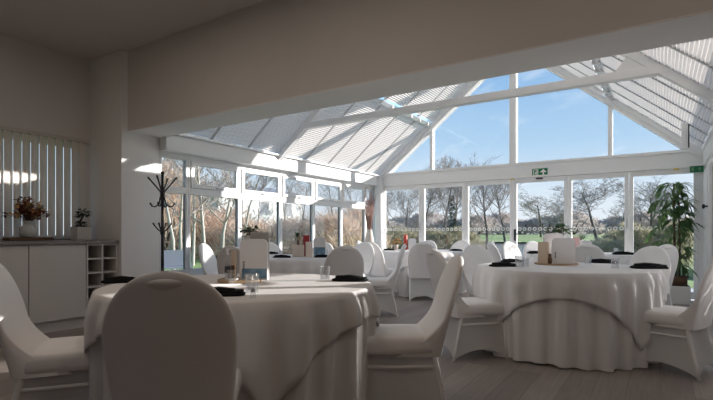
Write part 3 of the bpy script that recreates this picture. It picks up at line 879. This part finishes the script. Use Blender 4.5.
chair_to('left', -3.90, 6.16, 'chair beyond the window table, its pale top beside the grey chair back', 6)
chair_to('left', -4.52, 5.95, 'chair behind the blue and white card on the window table', -14)
chair_to('left', -5.14, 5.45, 'chair on the window side of the left table behind the beige planter')
chair_to('far', -4.00, 6.75, 'chair with rounded back left of the side-view chair, before the far left table')
chair_to('far', -4.68, 7.52, 'sunlit white chair under the vase of red twigs')
chair_to('far', -3.15, 6.80, 'chair back directly before the far left table with the red container behind it')
chair_to('far', -4.02, 8.86, 'pale chair against the second folding door, beyond the far left table', -20)
chair_to('far', -3.30, 8.86, 'bluish shaded chair against the doors behind the far left table napkin', 22)
chair_to('far', -2.60, 8.30, 'narrow chair at the right of the far left table, before the middle folding doors')
chair_to('right', -1.58, 3.85, 'chair at the near left of the right-hand table with a dark leaf-shaped back')
chair_to('right', -1.80, 5.49, 'chair at the far left of the right-hand table facing the camera')
chair_to('right', -0.12, 5.78, 'chair at the far right of the right-hand table before the palm')
chair_to('right', 0.30, 4.36, 'white covered banquet chair at the right picture edge, seat facing the right-hand table')
chair_to('mid', 0.0, 7.00, 'pale chair back directly behind the far right chair of the right-hand table')
chair_to('mid', -0.81, 6.84, 'grey shaded chair back behind the card stand on the right-hand table')
place_chair(-2.10, 8.20, -24, 'brilliant sunlit chair between the black door handle and the right-hand table')
chair_to('mid', -2.10, 7.22, 'chair with a sunlit edge left of the brilliant sunlit chair')
chair_to('mid', -1.86, 8.80, 'thin pale chair edge beyond the middle table, left of the wooden block')

# ------------------------------------------------------------------ table ware
def napkin_mesh():
    mb = MB()
    for lay, (L, Wd, z0, z1, dx) in enumerate(((0.235, 0.115, 0.0, 0.012, 0), (0.205, 0.098, 0.009, 0.020, 0.008), (0.165, 0.075, 0.017, 0.027, -0.012))):
        def fn(u, v):
            a_ = 2 * PI * u; c_, s_ = math.cos(a_), math.sin(a_)
            k_ = (0.90, 1.0, 1.0, 0.9, 0.0)[round(v * 4)]
            z = (z0, z0 + 0.002, z1 - 0.003, z1, z1)[round(v * 4)]
            x = dx + k_ * L / 2 * math.copysign(abs(c_) ** 0.55, c_); y = k_ * Wd / 2 * math.copysign(abs(s_) ** 0.55, s_)
            return (x, y, z + (0.004 * math.sin(9 * x * 6 + lay) * (z > z0 + .001)) * 0.6)
        mb.grid(fn, 28, 4, True)
    return mb
nap0 = napkin_mesh().build('napkin', 'black', smooth=True)
nap_first = [True]
def napkin(px, py, deg, label, scale=1.0, z=TT):
    o = nap0 if nap_first[0] else nap0.copy()
    if not nap_first[0]: COL.objects.link(o)
    nap_first[0] = False
    p_ = at_z(px, py, z)
    o.location = p_; o.rotation_euler = (0, 0, R(deg)); o.scale = (scale, scale, scale * 1.35)
    tag(o, label, 'napkin', 'folded black napkins')
    return o
def deg_cam(off): return math.degrees(YAW) + off
napkin(122, 282.5, deg_cam(18), 'folded black napkin at the left edge of the front table', 1.0)
napkin(220, 295.5, deg_cam(10), 'folded black napkin behind the foreground chair back, right of its top', 1.05)
napkin(350, 281, deg_cam(-8), 'folded black napkin at the right edge of the front table')
napkin(503, 266.5, deg_cam(8), 'folded black napkin at the left edge of the right-hand table beside the tall tumbler', 1.1)
napkin(512, 262.2, deg_cam(0), 'folded black napkin just behind the left one on the right-hand table', 1.0)
napkin(603, 263, deg_cam(-12), 'folded black napkin right of the card stand on the right-hand table', 1.15)
napkin(649, 268.5, deg_cam(2), 'folded black napkin at the right edge of the right-hand table before a chair back', 1.3)
napkin(282, 257.7, deg_cam(0), 'folded black napkin before the beige planter on the window table', 1.0)
napkin(323, 257.5, deg_cam(0), 'folded black napkin before the blue and white card on the window table', 1.0)
napkin(271, 254, deg_cam(0), 'folded black napkin left of the beige planter on the window table', 1.0)
napkin(456, 250.9, deg_cam(-5), 'folded black napkin at the right edge of the far left table', 1.0)
napkin(389, 250.3, deg_cam(0), 'folded black napkin at the left edge of the far left table', 0.9)
napkin(536, 253.6, deg_cam(-6), 'folded black napkin at the left edge of the middle table by the doors', 1.15)
napkin(623, 254.6, deg_cam(-4), 'folded black napkin at the right edge of the middle table by the doors', 1.25)

def tumbler_mesh(r, h):
    mb = MB()
    mb.lathe([(r * 0.80, 0), (r * 0.84, 0.002), (r, h), (r - 0.0025, h), (r * 0.84 - 0.003, 0.010), (0.002, 0.009)], 24)
    return mb
tum0 = tumbler_mesh(0.036, 0.092).build('tumbler', 'tumbler', smooth=True)
tum_first = [True]
def tumbler(px, py, label, sc=1.0):
    o = tum0 if tum_first[0] else tum0.copy()
    if not tum_first[0]: COL.objects.link(o)
    tum_first[0] = False
    o.location = at_z(px, py, TT); o.scale = (sc,) * 3
    tag(o, label, 'glass', 'clear tumblers')
tumbler(325, 280, 'clear tumbler beside the black napkin at the right of the front table')
tumbler(252, 292.5, 'clear tumbler before the menu cards on the front table', 1.05)
tumbler(519.5, 267.5, 'taller clear tumbler right of the left napkin on the right-hand table', 1.15)
tumbler(525.5, 267, 'shorter clear tumbler second from the left on the right-hand table', 0.9)
tumbler(588, 264.5, 'clear tumbler before the grey chair back on the right-hand table', 0.95)
tumbler(615, 268.5, 'clear tumbler left of the rightmost napkin on the right-hand table', 0.95)
tumbler(325.5, 256, 'clear tumbler beside the blue and white card on the window table', 0.95)
tumbler(281, 255.5, 'clear tumbler left of the beige planter on the window table', 0.8)
tumbler(232, 283.5, 'clear tumbler left of the bottle on the front table', 0.9)
tumbler(616, 253.2, 'clear tumbler beside the right napkin of the middle table', 0.9)
# shaker on the front table
sk = thing('salt_shaker', 'small glass shaker with metal cap before the menu cards on the front table', 'shaker', at_z(253, 298.5, TT))
MB().lathe([(0.013, 0), (0.014, 0.003), (0.012, 0.028), (0.010, 0.032)], 14).build('body', 'tumbler', sk, smooth=True)
MB().lathe([(0.011, 0.032), (0.012, 0.036), (0.010, 0.045), (0.004, 0.048)], 14).build('cap', 'chrome', sk, smooth=True)

# centrepieces ---------------------------------------------------------------
def tray(loc, r, label):
    o = MB().lathe([(r - 0.012, 0), (r, 0.003), (r, 0.016), (r - 0.006, 0.018), (r - 0.012, 0.010), (0.002, 0.009)], 36).build('round_tray', 'wood', smooth=False, loc=loc)
    return tag(o, label, 'tray', 'round wooden trays')
def card_pts(w_, h_, rr=0.04, n=6):
    pts = [(-w_ / 2, 0), (w_ / 2, 0)]
    for q in range(n + 1):
        a_ = PI / 2 * q / n; pts.append((w_ / 2 - rr + rr * math.cos(a_), h_ - rr + rr * math.sin(a_)))
    for q in range(n + 1):
        a_ = PI / 2 + PI / 2 * q / n; pts.append((-w_ / 2 + rr + rr * math.cos(a_), h_ - rr + rr * math.sin(a_)))
    return pts
def card(loc, rz, w_, h_, th, m, label, name='menu_card', rr=0.04, print_h=0.0, print_m='blueprint', lines=True, cat='menu card'):
    t = thing(name, label, cat, loc, rz)
    MB().prism([(x, -th / 2, z) for x, z in card_pts(w_, h_, rr)], (0, th, 0)).build('board', m, t, bevel=0.0015)
    if print_h:
        MB().box(-w_ * 0.42, w_ * 0.46, -th / 2 - 0.001, -th / 2, h_ * 0.04, h_ * print_h).build('printed_picture', print_m, t)
    if lines:
        l_ = MB()
        for q in range(5):
            l_.box(-w_ * 0.38, -w_ * 0.32, -th / 2 - 0.001, -th / 2, h_ * (0.22 + 0.05 * q), h_ * (0.25 + 0.05 * q))
        l_.build('printed_marks', 'ink', t)
    return t
def small_plant(loc, label, pot_m, h_=0.10, leaf_r=0.06, pr=0.03, nleaf=40, seed=1, leaf='leaf'):
    t = thing('potted_plant', label, 'plant', loc)
    MB().lathe([(pr * 0.7, 0), (pr, 0.004), (pr * 1.1, h_ * 0.85), (pr * 1.1, h_), (pr * 0.95, h_), (pr * 0.9, h_ - 0.012), (0.002, h_ - 0.014)], 18).build('pot', pot_m, t, smooth=True)
    rn = random.Random(seed); lb = MB(); sb = MB()
    for i in range(nleaf):
        az = rn.uniform(0, 2 * PI); el = rn.uniform(0, 1.3); L = rn.uniform(0.3, 1) * leaf_r
        tip = Vector((math.cos(az) * math.sin(el) * L, math.sin(az) * math.sin(el) * L, h_ + 0.01 + math.cos(el) * L * 0.9))
        if i % 3 == 0: sb.tube([(0, 0, h_ - 0.015), tip], 0.0015, 4)
        dd = Vector((math.cos(az + rn.uniform(-1, 1)), math.sin(az + rn.uniform(-1, 1)), rn.uniform(-.3, .7)))
        leafquad(lb, tip, dd, (0, 0, 1), leaf_r * 0.5, leaf_r * 0.34)
    sb.build('stems', 'stem', t); lb.build('leaves', leaf, t)
    return t
CY = YAW  # cards roughly face the camera
# front table
T1 = at_z(240, 281.5, TT)
tray(T1, 0.14, 'round wooden tray of menu cards and a bottle on the front table')
TS = TT + 0.0165
def off(base, r_, f_, z): return Vector((base.x + RGT[0] * r_ + FWD[0] * f_, base.y + RGT[1] * r_ + FWD[1] * f_, z))
card(off(T1, 0.092, -0.01, TT + 0.0112), CY + R(-6), 0.182, 0.262, 0.020, 'card', 'tall white rounded menu card with a blue picture on the front table tray', print_h=0.28)
card(off(T1, 0.118, 0.045, TT + 0.0112), CY + R(4), 0.12, 0.305, 0.03, 'greycard', 'tall grey block behind the white menu card on the front table tray', rr=0.006, lines=False)
card(off(T1, -0.040, -0.005, TT + 0.0112), CY + R(-48), 0.05, 0.185, 0.010, 'beigecard', 'narrow beige card left of the white menu card on the front table tray', rr=0.004, lines=False, print_h=0.5, print_m='bark')
bt = thing('bottle', 'slim clear bottle with black cap at the left of the front table tray', 'bottle', off(T1, -0.082, 0.012, TT + 0.0112))
MB().lathe([(0.017, 0), (0.019, 0.004), (0.019, 0.10), (0.009, 0.135), (0.008, 0.165), (0.003, 0.166)], 18).build('body', 'tumbler', bt, smooth=True)
MB().lathe([(0.010, 0.160), (0.010, 0.195), (0.004, 0.198)], 12).build('cap', 'card', bt, smooth=True)
MB().lathe([(0.0197, 0.045), (0.0199, 0.046), (0.0199, 0.085), (0.0197, 0.086)], 18).build('label', 'ink', bt, smooth=True)
dish = MB().lathe([(0.02, 0), (0.035, 0.006), (0.042, 0.016), (0.040, 0.016), (0.03, 0.008), (0.002, 0.006)], 20).build('small_dish', 'whitepot', smooth=True, loc=off(T1, -0.035, -0.072, TT + 0.0112))
tag(dish, 'small white dish at the front of the tray on the front table', 'dish')
small_plant(off(T1, 0.03, 0.115, TT + 0.0112), 'leafy green plant rising behind the menu cards on the front table', 'whitepot', 0.285, 0.07, 0.030, 60, 5)
# right-hand table
T2 = at_z(556, 264.5, TT)
tray(T2, 0.205, 'round wooden tray of cards on the right-hand table')
card(off(T2, 0.055, -0.04, TT + 0.0112), CY + R(-12), 0.215, 0.255, 0.022, 'card', 'large white rounded card in front on the right-hand table tray')
card(off(T2, 0.0, 0.06, TT + 0.0112), CY + R(-4), 0.20, 0.30, 0.03, 'card', 'white rounded card standing behind the large one on the right-hand table tray', lines=False)
card(off(T2, -0.125, 0.0, TT + 0.0112), CY + R(-62), 0.12, 0.215, 0.022, 'beigecard', 'pale wooden block at the left of the right-hand table tray', rr=0.012, lines=False, name='wooden_block', cat='block')
pm = MB().lathe([(0.02, 0), (0.021, 0.05), (0.014, 0.065), (0.016, 0.09), (0.006, 0.10)], 14).build('pepper_mill', 'bark', smooth=True, loc=off(T2, -0.085, -0.06, TT + 0.0112))
tag(pm, 'small dark pepper mill between the wooden block and the large card', 'pepper mill')
small_plant(off(T2, 0.095, 0.115, TT + 0.0112), 'green sprig plant behind the cards on the right-hand table', 'whitepot', 0.28, 0.13, 0.03, 60, 8)
# window table
T3 = at_z(305, 256.8, TT)
pl_ = thing('planter_box', 'beige planter box with a small green plant on the window table', 'planter', off(T3, -0.09, 0.0, TT), CY)
MB().box(-0.075, 0.075, -0.05, 0.05, 0, 0.16).build('box', 'planter', pl_, bevel=0.004)
MB().tube([(0, 0, 0.16), (0.0, 0, 0.21), (-0.01, 0, 0.26)], [0.02, 0.012, 0.005], 8).build('stem', 'stem', pl_)
rn = random.Random(4); lb = MB()
for i in range(30):
    dd = Vector((rn.uniform(-1, 1), rn.uniform(-1, 1), rn.uniform(-.3, 1)))
    leafquad(lb, Vector((-0.005, 0, 0.25 + rn.uniform(0, .05))) + dd * 0.015, dd, (0, 0, 1), 0.055, 0.03)
lb.build('leaves', 'leaf', pl_)
card(off(T3, 0.005, 0.12, TT), CY, 0.085, 0.285, 0.03, 'red', 'dark red menu behind the planter on the window table', rr=0.004, lines=False)
card(off(T3, 0.055, -0.02, TT), CY + R(10), 0.09, 0.20, 0.06, 'planter', 'beige block right of the planter on the window table', rr=0.004, lines=False, name='box', cat='box')
card(off(T3, 0.20, -0.05, TT), CY + R(-8), 0.17, 0.26, 0.02, 'card', 'white card with a blue picture on the window table', print_h=0.5, lines=False, rr=0.05)
# far left table
T4 = at_z(405.5, 249.8, TT)
o = MB().lathe([(0.034, 0), (0.036, 0.01), (0.036, 0.28), (0.03, 0.29), (0.005, 0.295)], 18).build('red_bottle', 'orange', smooth=True, loc=T4)
tag(o, 'orange red container on the far left table', 'bottle')
card(off(T4, 0.13, 0.0, TT), CY, 0.15, 0.22, 0.02, 'card', 'white card right of the red container on the far left table', lines=False)
small_plant(off(T4, -0.18, 0.05, TT), 'straw coloured dried plant left of the red container on the far left table', 'planter', 0.10, 0.12, 0.04, 60, 11, leaf='petalgold')
# middle table
T5 = at_z(578, 253.2, TT)
card(off(T5, -0.03, 0, TT), CY + R(-20), 0.10, 0.26, 0.03, 'pink', 'pale pink card on the middle table behind the white cards', rr=0.004, lines=False)
card(off(T5, 0.14, 0.02, TT), CY, 0.18, 0.20, 0.02, 'card', 'low white card on the middle table under the small plant', lines=False)
small_plant(off(T5, 0.10, 0.12, TT), 'small green plant above the white card on the middle table', 'whitepot', 0.21, 0.10, 0.035, 40, 13)

# ------------------------------------------------------------------ palm and twig vase
pm_ = thing('potted_palm', 'tall green palm in a white square planter at the right end of the doors', 'plant', (0.235, 8.74, 0))
pm_box = MB().prism([(-0.15, -0.15, 0), (0.15, -0.15, 0), (0.15, 0.15, 0), (-0.15, 0.15, 0)], (0, 0, 0.27))
pm_box = pm_box.build('planter', 'whitepot', pm_, bevel=0.008)
MB().box(-0.135, 0.135, -0.135, 0.135, 0.262, 0.275).build('soil', 'soil', pm_box)
MB().lathe([(0.09, 0.27), (0.115, 0.28), (0.12, 0.42), (0.11, 0.42), (0.10, 0.40), (0.002, 0.40)], 20).build('inner_pot', 'bark', pm_, smooth=True)
rn = random.Random(21)
stm = MB()
for i in range(3):
    ox, oy = rn.uniform(-.05, .05), rn.uniform(-.05, .05)
    stm.tube([(ox, oy, 0.38), (ox * 1.5, oy * 1.4, 0.9), (ox * 1.2 - 0.02, oy, 1.84)], [0.016, 0.013, 0.009], 7)
stm.build('canes', 'stem', pm_, smooth=True)
for i in range(24):
    z0 = 0.55 + 1.25 * i / 23; az = 2.4 * i + 0.4
    L = rn.uniform(0.50, 0.72)
    up = rn.uniform(0.55, 1.0)
    c_, s_ = math.cos(az), math.sin(az)
    if c_ > 0.1: L *= 0.28
    if s_ > 0.2: L *= 0.6
    fr_ = MB(); pts = []
    for q in range(9):
        t = q / 8
        pts.append(Vector((c_ * L * t * (1 - .25 * t), s_ * L * t * (1 - .25 * t), z0 + up * L * (1.7 * t - 1.9 * t * t))))
    fr_.tube(pts, [0.006 - 0.005 * q / 8 for q in range(9)], 4)
    for q in range(2, 9):
        d_ = (pts[min(q + 1, 8)] - pts[q - 1]).normalized()
        side = d_.cross(Vector((0, 0, 1))).normalized()
        for sgn in (-1, 1):
            ll = 0.25 * math.sin(PI * (0.18 + 0.75 * q / 8)) * rn.uniform(.8, 1.2)
            leafquad(fr_, pts[q], d_ * 0.9 + side * sgn + Vector((0, 0, rn.uniform(-.6, -.1))), (0, 0, 1), ll, 0.036, 0.45)
    fr_.build('frond', 'palm', pm_)
for i in range(16):
    z0 = rn.uniform(1.2, 1.82); az = rn.uniform(0, 2 * PI); r_ = rn.uniform(0.03, 0.16)
    bl = MB(); p_ = Vector((r_ * math.cos(az), r_ * math.sin(az), z0))
    bl.tube([(0, 0, z0 - 0.12), p_], 0.004, 4)
    leafquad(bl, p_, (math.cos(az), math.sin(az), rn.uniform(-.8, .4)), (0, 0, 1), 0.24, 0.13, 0.3)
    bl.build('leaf', 'leaf', pm_)
tw = thing('twig_vase', 'tall pale vase of reddish twigs on a pedestal in the far left corner', 'vase', (-4.92, 8.10, 0))
MB().box(-0.14, 0.14, -0.14, 0.14, 0, 0.78).build('pedestal', 'whitepot', tw, bevel=0.006)
MB().lathe([(0.05, 0.78), (0.085, 0.80), (0.10, 0.90), (0.07, 1.05), (0.055, 1.12), (0.062, 1.15), (0.05, 1.15), (0.045, 1.10)], 20).build('vase_body', 'planter', tw, smooth=True)
tb = MB()
for i in range(40):
    az = rn.uniform(0, 2 * PI); sp = rn.uniform(0.02, 0.15); hh = rn.uniform(0.5, 0.88)
    p0 = Vector((0.02 * math.cos(az), 0.02 * math.sin(az), 1.10)); p2 = Vector((sp * math.cos(az), sp * math.sin(az), 1.14 + hh))
    p1 = p0.lerp(p2, 0.5) + Vector((rn.uniform(-.03, .03), rn.uniform(-.03, .03), 0))
    tb.tube([p0, p1, p2], [0.004, 0.0035, 0.002], 4)
    for q in range(3):
        b0 = p1.lerp(p2, rn.uniform(0, .9)); tb.tube([b0, b0 + Vector((rn.uniform(-.06, .06), rn.uniform(-.06, .06), rn.uniform(.04, .14)))], [0.003, 0.0015], 4)
tb.build('twigs', 'twig', tw)

# ------------------------------------------------------------------ outside
GZ = -0.15
def ground_poly(pts, z0, z1, name, m, label, cat):
    o = MB().prism([(x, y, z0) for x, y in pts], (0, 0, z1 - z0)).build(name, m)
    return smesh(o, label, cat)
ground_poly([(-300, -60), (60, -60), (60, 400), (-300, 400)], -3.0, -0.9, 'ground', 'turf', 'ground below the lawns', 'ground')
ground_poly([(-300, -60), (60, -60), (60, 15), (1.5, 15), (-7.0, 15.0), (-36, 78), (-300, 78)], -1.0, GZ, 'ground_lawn', 'turf', 'lawn beside the glazed room', 'lawn')
smesh(MB().add([(-300, 78, -0.25), (60, 78, -0.25), (60, 160, 0.9), (-300, 160, 0.9), (60, 400, 0.95), (-300, 400, 0.95)], [(0, 1, 2, 3), (3, 2, 4, 5)]).build('ground_far_bank', 'bank'), 'green field rising on the far bank', 'field')
ground_poly([(1.5, 15), (60, 15), (60, 78), (-5.5, 78)], -1.0, -0.2, 'ground_right_bank', 'bank', 'right bank of the water', 'bank')
ground_poly([(-7.1, 14.9), (1.6, 14.9), (-5.4, 78.1), (-36.2, 78.1)], -0.9, -0.45, 'ground_river', 'water', 'blue grey river beyond the doors', 'river')
ground_poly([(-6.5, YG + 0.12), (4.0, YG + 0.12), (4.0, 12.2), (-6.5, 12.2)], GZ, GZ + 0.06, 'ground_patio', 'patio', 'paved terrace outside the doors', 'terrace')

def tree_meshes(seed, h, spread=0.55, levels=4, kids=(7, 5, 5, 4), trunk_r=0.16, r_twig=0.012, up=0.35):
    rn = random.Random(seed); tk = MB(); br = MB()
    def grow(p, d, L, r, lv):
        n = 4 if lv < 2 else 3
        pts = [p]; q = p.copy(); dd = d.copy()
        for i in range(n):
            dd = (dd + Vector((rn.uniform(-1, 1), rn.uniform(-1, 1), rn.uniform(-.5, 1) * up)) * (0.14 + .08 * lv)).normalized()
            q = q + dd * (L / n); pts.append(q.copy())
        rad = [max(r_twig * .6, r * (1 - .65 * i / n)) for i in range(n + 1)]
        (tk if lv == 0 else br).tube(pts, rad, 7 if lv == 0 else (4 if lv == 1 else 3), cap=False)
        if lv >= levels: return
        for k_ in range(kids[lv]):
            t = rn.uniform(0.28 if lv == 0 else 0.15, 1.0)
            f_ = t * n; i = min(int(f_), n - 1); b0 = pts[i].lerp(pts[i + 1], f_ - i)
            ax = Vector((rn.uniform(-1, 1), rn.uniform(-1, 1), rn.uniform(-.1, .6))).normalized()
            nd_ = (d * (1 - spread) + ax * spread * 1.2).normalized()
            grow(b0, nd_, L * rn.uniform(.42, .62) * (1.1 - .35 * t if lv == 0 else 1), max(r_twig, r * (1 - .6 * t) * .55), lv + 1)
    grow(Vector((0, 0, 0)), Vector((0, 0, 1)), h * 0.72, trunk_r, 0)
    return tk, br
def make_tree(seed, h, label, tm='trunk', bmn='twigs', ivy=False, **kw):
    t = thing('bare_tree', label, 'tree', (0, 0, 0), 0, 'bare winter trees outside')
    tk, br = tree_meshes(seed, h, **kw)
    tk.build('trunk', tm, t, smooth=True); br.build('branches', bmn, t)
    if ivy:
        rn = random.Random(seed + 99); lb = MB()
        for i in range(1500):
            z = rn.uniform(0.2, h * 0.55); r_ = rn.uniform(.15, .15 + 0.5 * math.sin(PI * min(1, z / (h * .55)) ** .7))
            a_ = rn.uniform(0, 2 * PI); dd = Vector((math.cos(a_), math.sin(a_), rn.uniform(-.5, .5)))
            leafquad(lb, Vector((r_ * math.cos(a_), r_ * math.sin(a_), z)), dd, (0, 0, 1), 0.26, 0.2)
        lb.build('ivy', 'ivy', t)
    return t
tA = make_tree(1, 12, 'a', spread=0.66, r_twig=0.016, trunk_r=0.20, kids=(11, 6, 5, 5))
tB = make_tree(2, 12, 'b', spread=0.55, r_twig=0.016, trunk_r=0.18, kids=(9, 6, 5, 5))
tC = make_tree(5, 12, 'c', spread=0.42, r_twig=0.016, ivy=True, trunk_r=0.2)
tD = make_tree(9, 8, 'd', tm='birch', bmn='twigs', spread=0.5, r_twig=0.011, trunk_r=0.075)
tE = make_tree(14, 12, 'e', spread=0.5, r_twig=0.013, trunk_r=0.11, kids=(8, 5, 4, 3))
used = set()
def plant_tree(proto, px, depth, h0, h, rz, label, zb=-0.2):
    if proto.name not in used:
        used.add(proto.name); o = proto
    else:
        o = copy_tree(proto)
    p_ = at_d(px, depth, zb)
    o.location = p_; o.rotation_euler = (0, 0, R(rz)); s_ = h / h0
    k_ = 1.55 if px in (598, 541, 652) else 1.0
    o.scale = (s_ * k_, s_ * k_, s_); o['label'] = label
    return o
TREES = [
 (tA, 598, 44, 12, 7.16, 10, 'wide spreading bare tree in the fifth folding door'),
 (tB, 652, 30, 12, 4.96, 200, 'bare tree leaning behind the palm in the rightmost door'),
 (tA, 541, 110, 12, 11.09, 130, 'small round bare tree on the far bank in the fourth door'),
 (tB, 487, 40, 12, 7.9, 60, 'tall leaning bare tree in the third folding door'),
 (tC, 452, 42, 12, 8.59, 0, 'ivy covered tree in the second folding door right side'),
 (tB, 440, 36, 12, 7.16, 300, 'slim bare tree left of the ivy covered tree'),
 (tA, 421, 40, 12, 7.05, 250, 'bare tree behind the handle of the leftmost door'),
 (tB, 404, 34, 12, 5.46, 20, 'bare tree in the middle of the leftmost door'),
 (tA, 392, 46, 12, 6.55, 80, 'bare tree at the left side of the leftmost door'),
 (tC, 466, 52, 12, 10.66, 90, 'second ivy clad tree near the third door mullion'),
 (tB, 505, 75, 12, 13.07, 100, 'bare tree beyond the water in the third door right side'),
 (tA, 622, 70, 12, 6.92, 300, 'distant bare tree left of the last door mullion'),
 (tA, 672, 60, 12, 8.41, 40, 'bare tree crown above the palm in the rightmost door'),
 (tB, 565, 115, 12, 9.82, 170, 'far bare tree behind the fourth door mullion'),
 (tE, 352, 26, 12, 5.08, 140, 'bare tree in the last side window by the corner'),
 (tE, 331, 28, 12, 5.67, 220, 'bare tree in the fifth side window'),
 (tE, 304, 25, 12, 5.2, 10, 'bare tree in the fourth side window'),
 (tE, 284, 30, 12, 6.11, 180, 'bare tree at the mullion of the third side window'),
 (tE, 258, 27, 12, 5.63, 330, 'bare tree in the third side window above the plant'),
 (tD, 205, 15, 8, 6.5, 0, 'pale birch with a leaning trunk in the second side window'),
 (tD, 222, 17, 8, 7.0, 120, 'pale birch right of the leaning birch in the second side window'),
 (tD, 193, 18, 8, 7.0, 200, 'pale birch at the mullion right of the coat stand'),
 (tD, 174, 14, 8, 6.0, 280, 'pale birch behind the coat stand'),
 (tD, 181, 20, 8, 8.0, 40, 'pale birch between coat stand and first mullion'),
 (tD, 244, 19, 8, 6.5, 80, 'pale birch behind the plant on the front table'),
]
for a_ in TREES: plant_tree(*a_)

def bush_mesh(seed, n, m, name='shrub', L=0.35, wd=0.05, shape=(1, 1, 1)):
    rn = random.Random(seed); mb = MB()
    for i in range(n):
        a_ = rn.uniform(0, 2 * PI); z = rn.random() ** 0.8; r_ = math.sqrt(rn.random()) * (1 - z * z * 0.75)
        p_ = Vector((r_ * math.cos(a_) * shape[0], r_ * math.sin(a_) * shape[1], z * shape[2]))
        dd = Vector((rn.uniform(-1, 1), rn.uniform(-1, 1), rn.uniform(0.1, 1.6)))
        leafquad(mb, p_, dd, (rn.uniform(-1, 1), rn.uniform(-1, 1), 0.3), L * rn.uniform(.6, 1.2), wd * rn.uniform(.6, 1.5))
    tk = MB()
    for i in range(5):
        a_ = rn.uniform(0, 2 * PI)
        tk.tube([(0, 0, 0), (0.35 * math.cos(a_), 0.35 * math.sin(a_), 0.4), (0.6 * math.cos(a_), 0.6 * math.sin(a_), 0.8)], [0.03, 0.02, 0.01], 4)
    t = thing(name, 'x', 'shrub', (0, 0, 0), 0, 'winter shrubs outside')
    mb.build('foliage', m, t); tk.build('stems', 'stem', t)
    return t
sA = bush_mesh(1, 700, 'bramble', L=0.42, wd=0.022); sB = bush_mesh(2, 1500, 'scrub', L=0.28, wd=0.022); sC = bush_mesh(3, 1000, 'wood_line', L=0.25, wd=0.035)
def plant_bush(proto, px, depth, sx_, sz, rz, label, zb=-0.2):
    if depth > 150: zb = 0.5
    if proto.name not in used:
        used.add(proto.name); o = proto
    else: o = copy_tree(proto)
    o.location = at_d(px, depth, zb); o.rotation_euler = (0, 0, R(rz)); o.scale = (sx_, sx_, sz); o['label'] = label
SH = []
for i, px in enumerate((160, 178, 196, 214, 232, 250, 268, 286, 304, 322, 340, 358)):
    SH.append((sA, px, 22 + (i * 7 % 5), 1.9, (4.0, 3.8, 2.4, 2.0, 2.2, 1.6, 1.4, 1.8, 1.6, 1.9, 1.8, 2.2)[i], i * 47, 'russet bramble shrub beyond the lawn, %s from the coat stand along the left windows' % ordw[i]))
for i, px in enumerate((386, 400, 414, 428, 442, 458)):
    SH.append((sB, px, 33 + (i * 5 % 4), 2.2, 1.2 + 0.3 * (i % 2), i * 61, 'olive shrub under the trees, %s from the left in the left folding doors' % ordw[i]))
for i, px in enumerate((605, 618, 632, 645, 660, 676)):
    SH.append((sB, px, 20 + (i * 3 % 5), 1.4, 0.9 + 0.3 * (i % 3), i * 53, 'olive shrub on the right bank, %s from the left in the right folding doors' % ordw[i]))
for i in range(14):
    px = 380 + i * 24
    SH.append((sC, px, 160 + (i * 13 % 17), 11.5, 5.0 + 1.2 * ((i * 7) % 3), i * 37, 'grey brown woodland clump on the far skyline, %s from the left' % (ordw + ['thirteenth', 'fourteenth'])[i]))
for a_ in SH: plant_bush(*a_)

# pale house beyond the side windows
hp = at_d(236, 42, -0.2)
hs = thing('house', 'pale rendered house with a slate roof beyond the left windows', 'house', hp, R(90))
MB().box(-5, 5, -3.5, 3.5, 0, 4.8).build('walls', 'render', hs)
MB().prism([(-5.3, -3.9, 4.75), (-5.3, 3.9, 4.75), (-5.3, 0, 5.7)], (10.6, 0, 0)).build('roof', 'slate', hs)
for x in (-3, 0, 3):
    for sgn in (-1, 1):
        MB().box(x - .5, x + .5, sgn * 3.51 - .02, sgn * 3.51 + .02, 2.9, 4.0).build('window', 'slate', hs)
bp_ = at_z(165, 268, GZ); bd = at_d(165, 11.0, GZ)
bn = thing('garden_bench', 'grey garden bench on the lawn behind the coat stand', 'bench', bd, R(60))
MB().box(-0.6, 0.6, -0.22, 0.22, 0.40, 0.45).build('seat', 'bench', bn, bevel=0.005)
MB().box(-0.6, 0.6, 0.20, 0.24, 0.45, 0.82).build('backrest', 'bench', bn, bevel=0.005)
for x in (-0.55, 0.55):
    for y in (-0.18, 0.2): MB().box(x - .03, x + .03, y - .03, y + .03, 0, 0.40).build('leg', 'bench', bn)
hb = thing('hanging_box', 'slim white box with a black side hanging from the right roof rafter near the doors', 'box', (0.29, 7.84, 2.22))
MB().box(-0.045, 0.03, -0.05, 0.05, 0, 0.36).build('casing', 'pvc', hb, bevel=0.004)
MB().box(0.03, 0.045, -0.05, 0.05, 0.02, 0.33).build('black_side', 'blackmetal', hb)
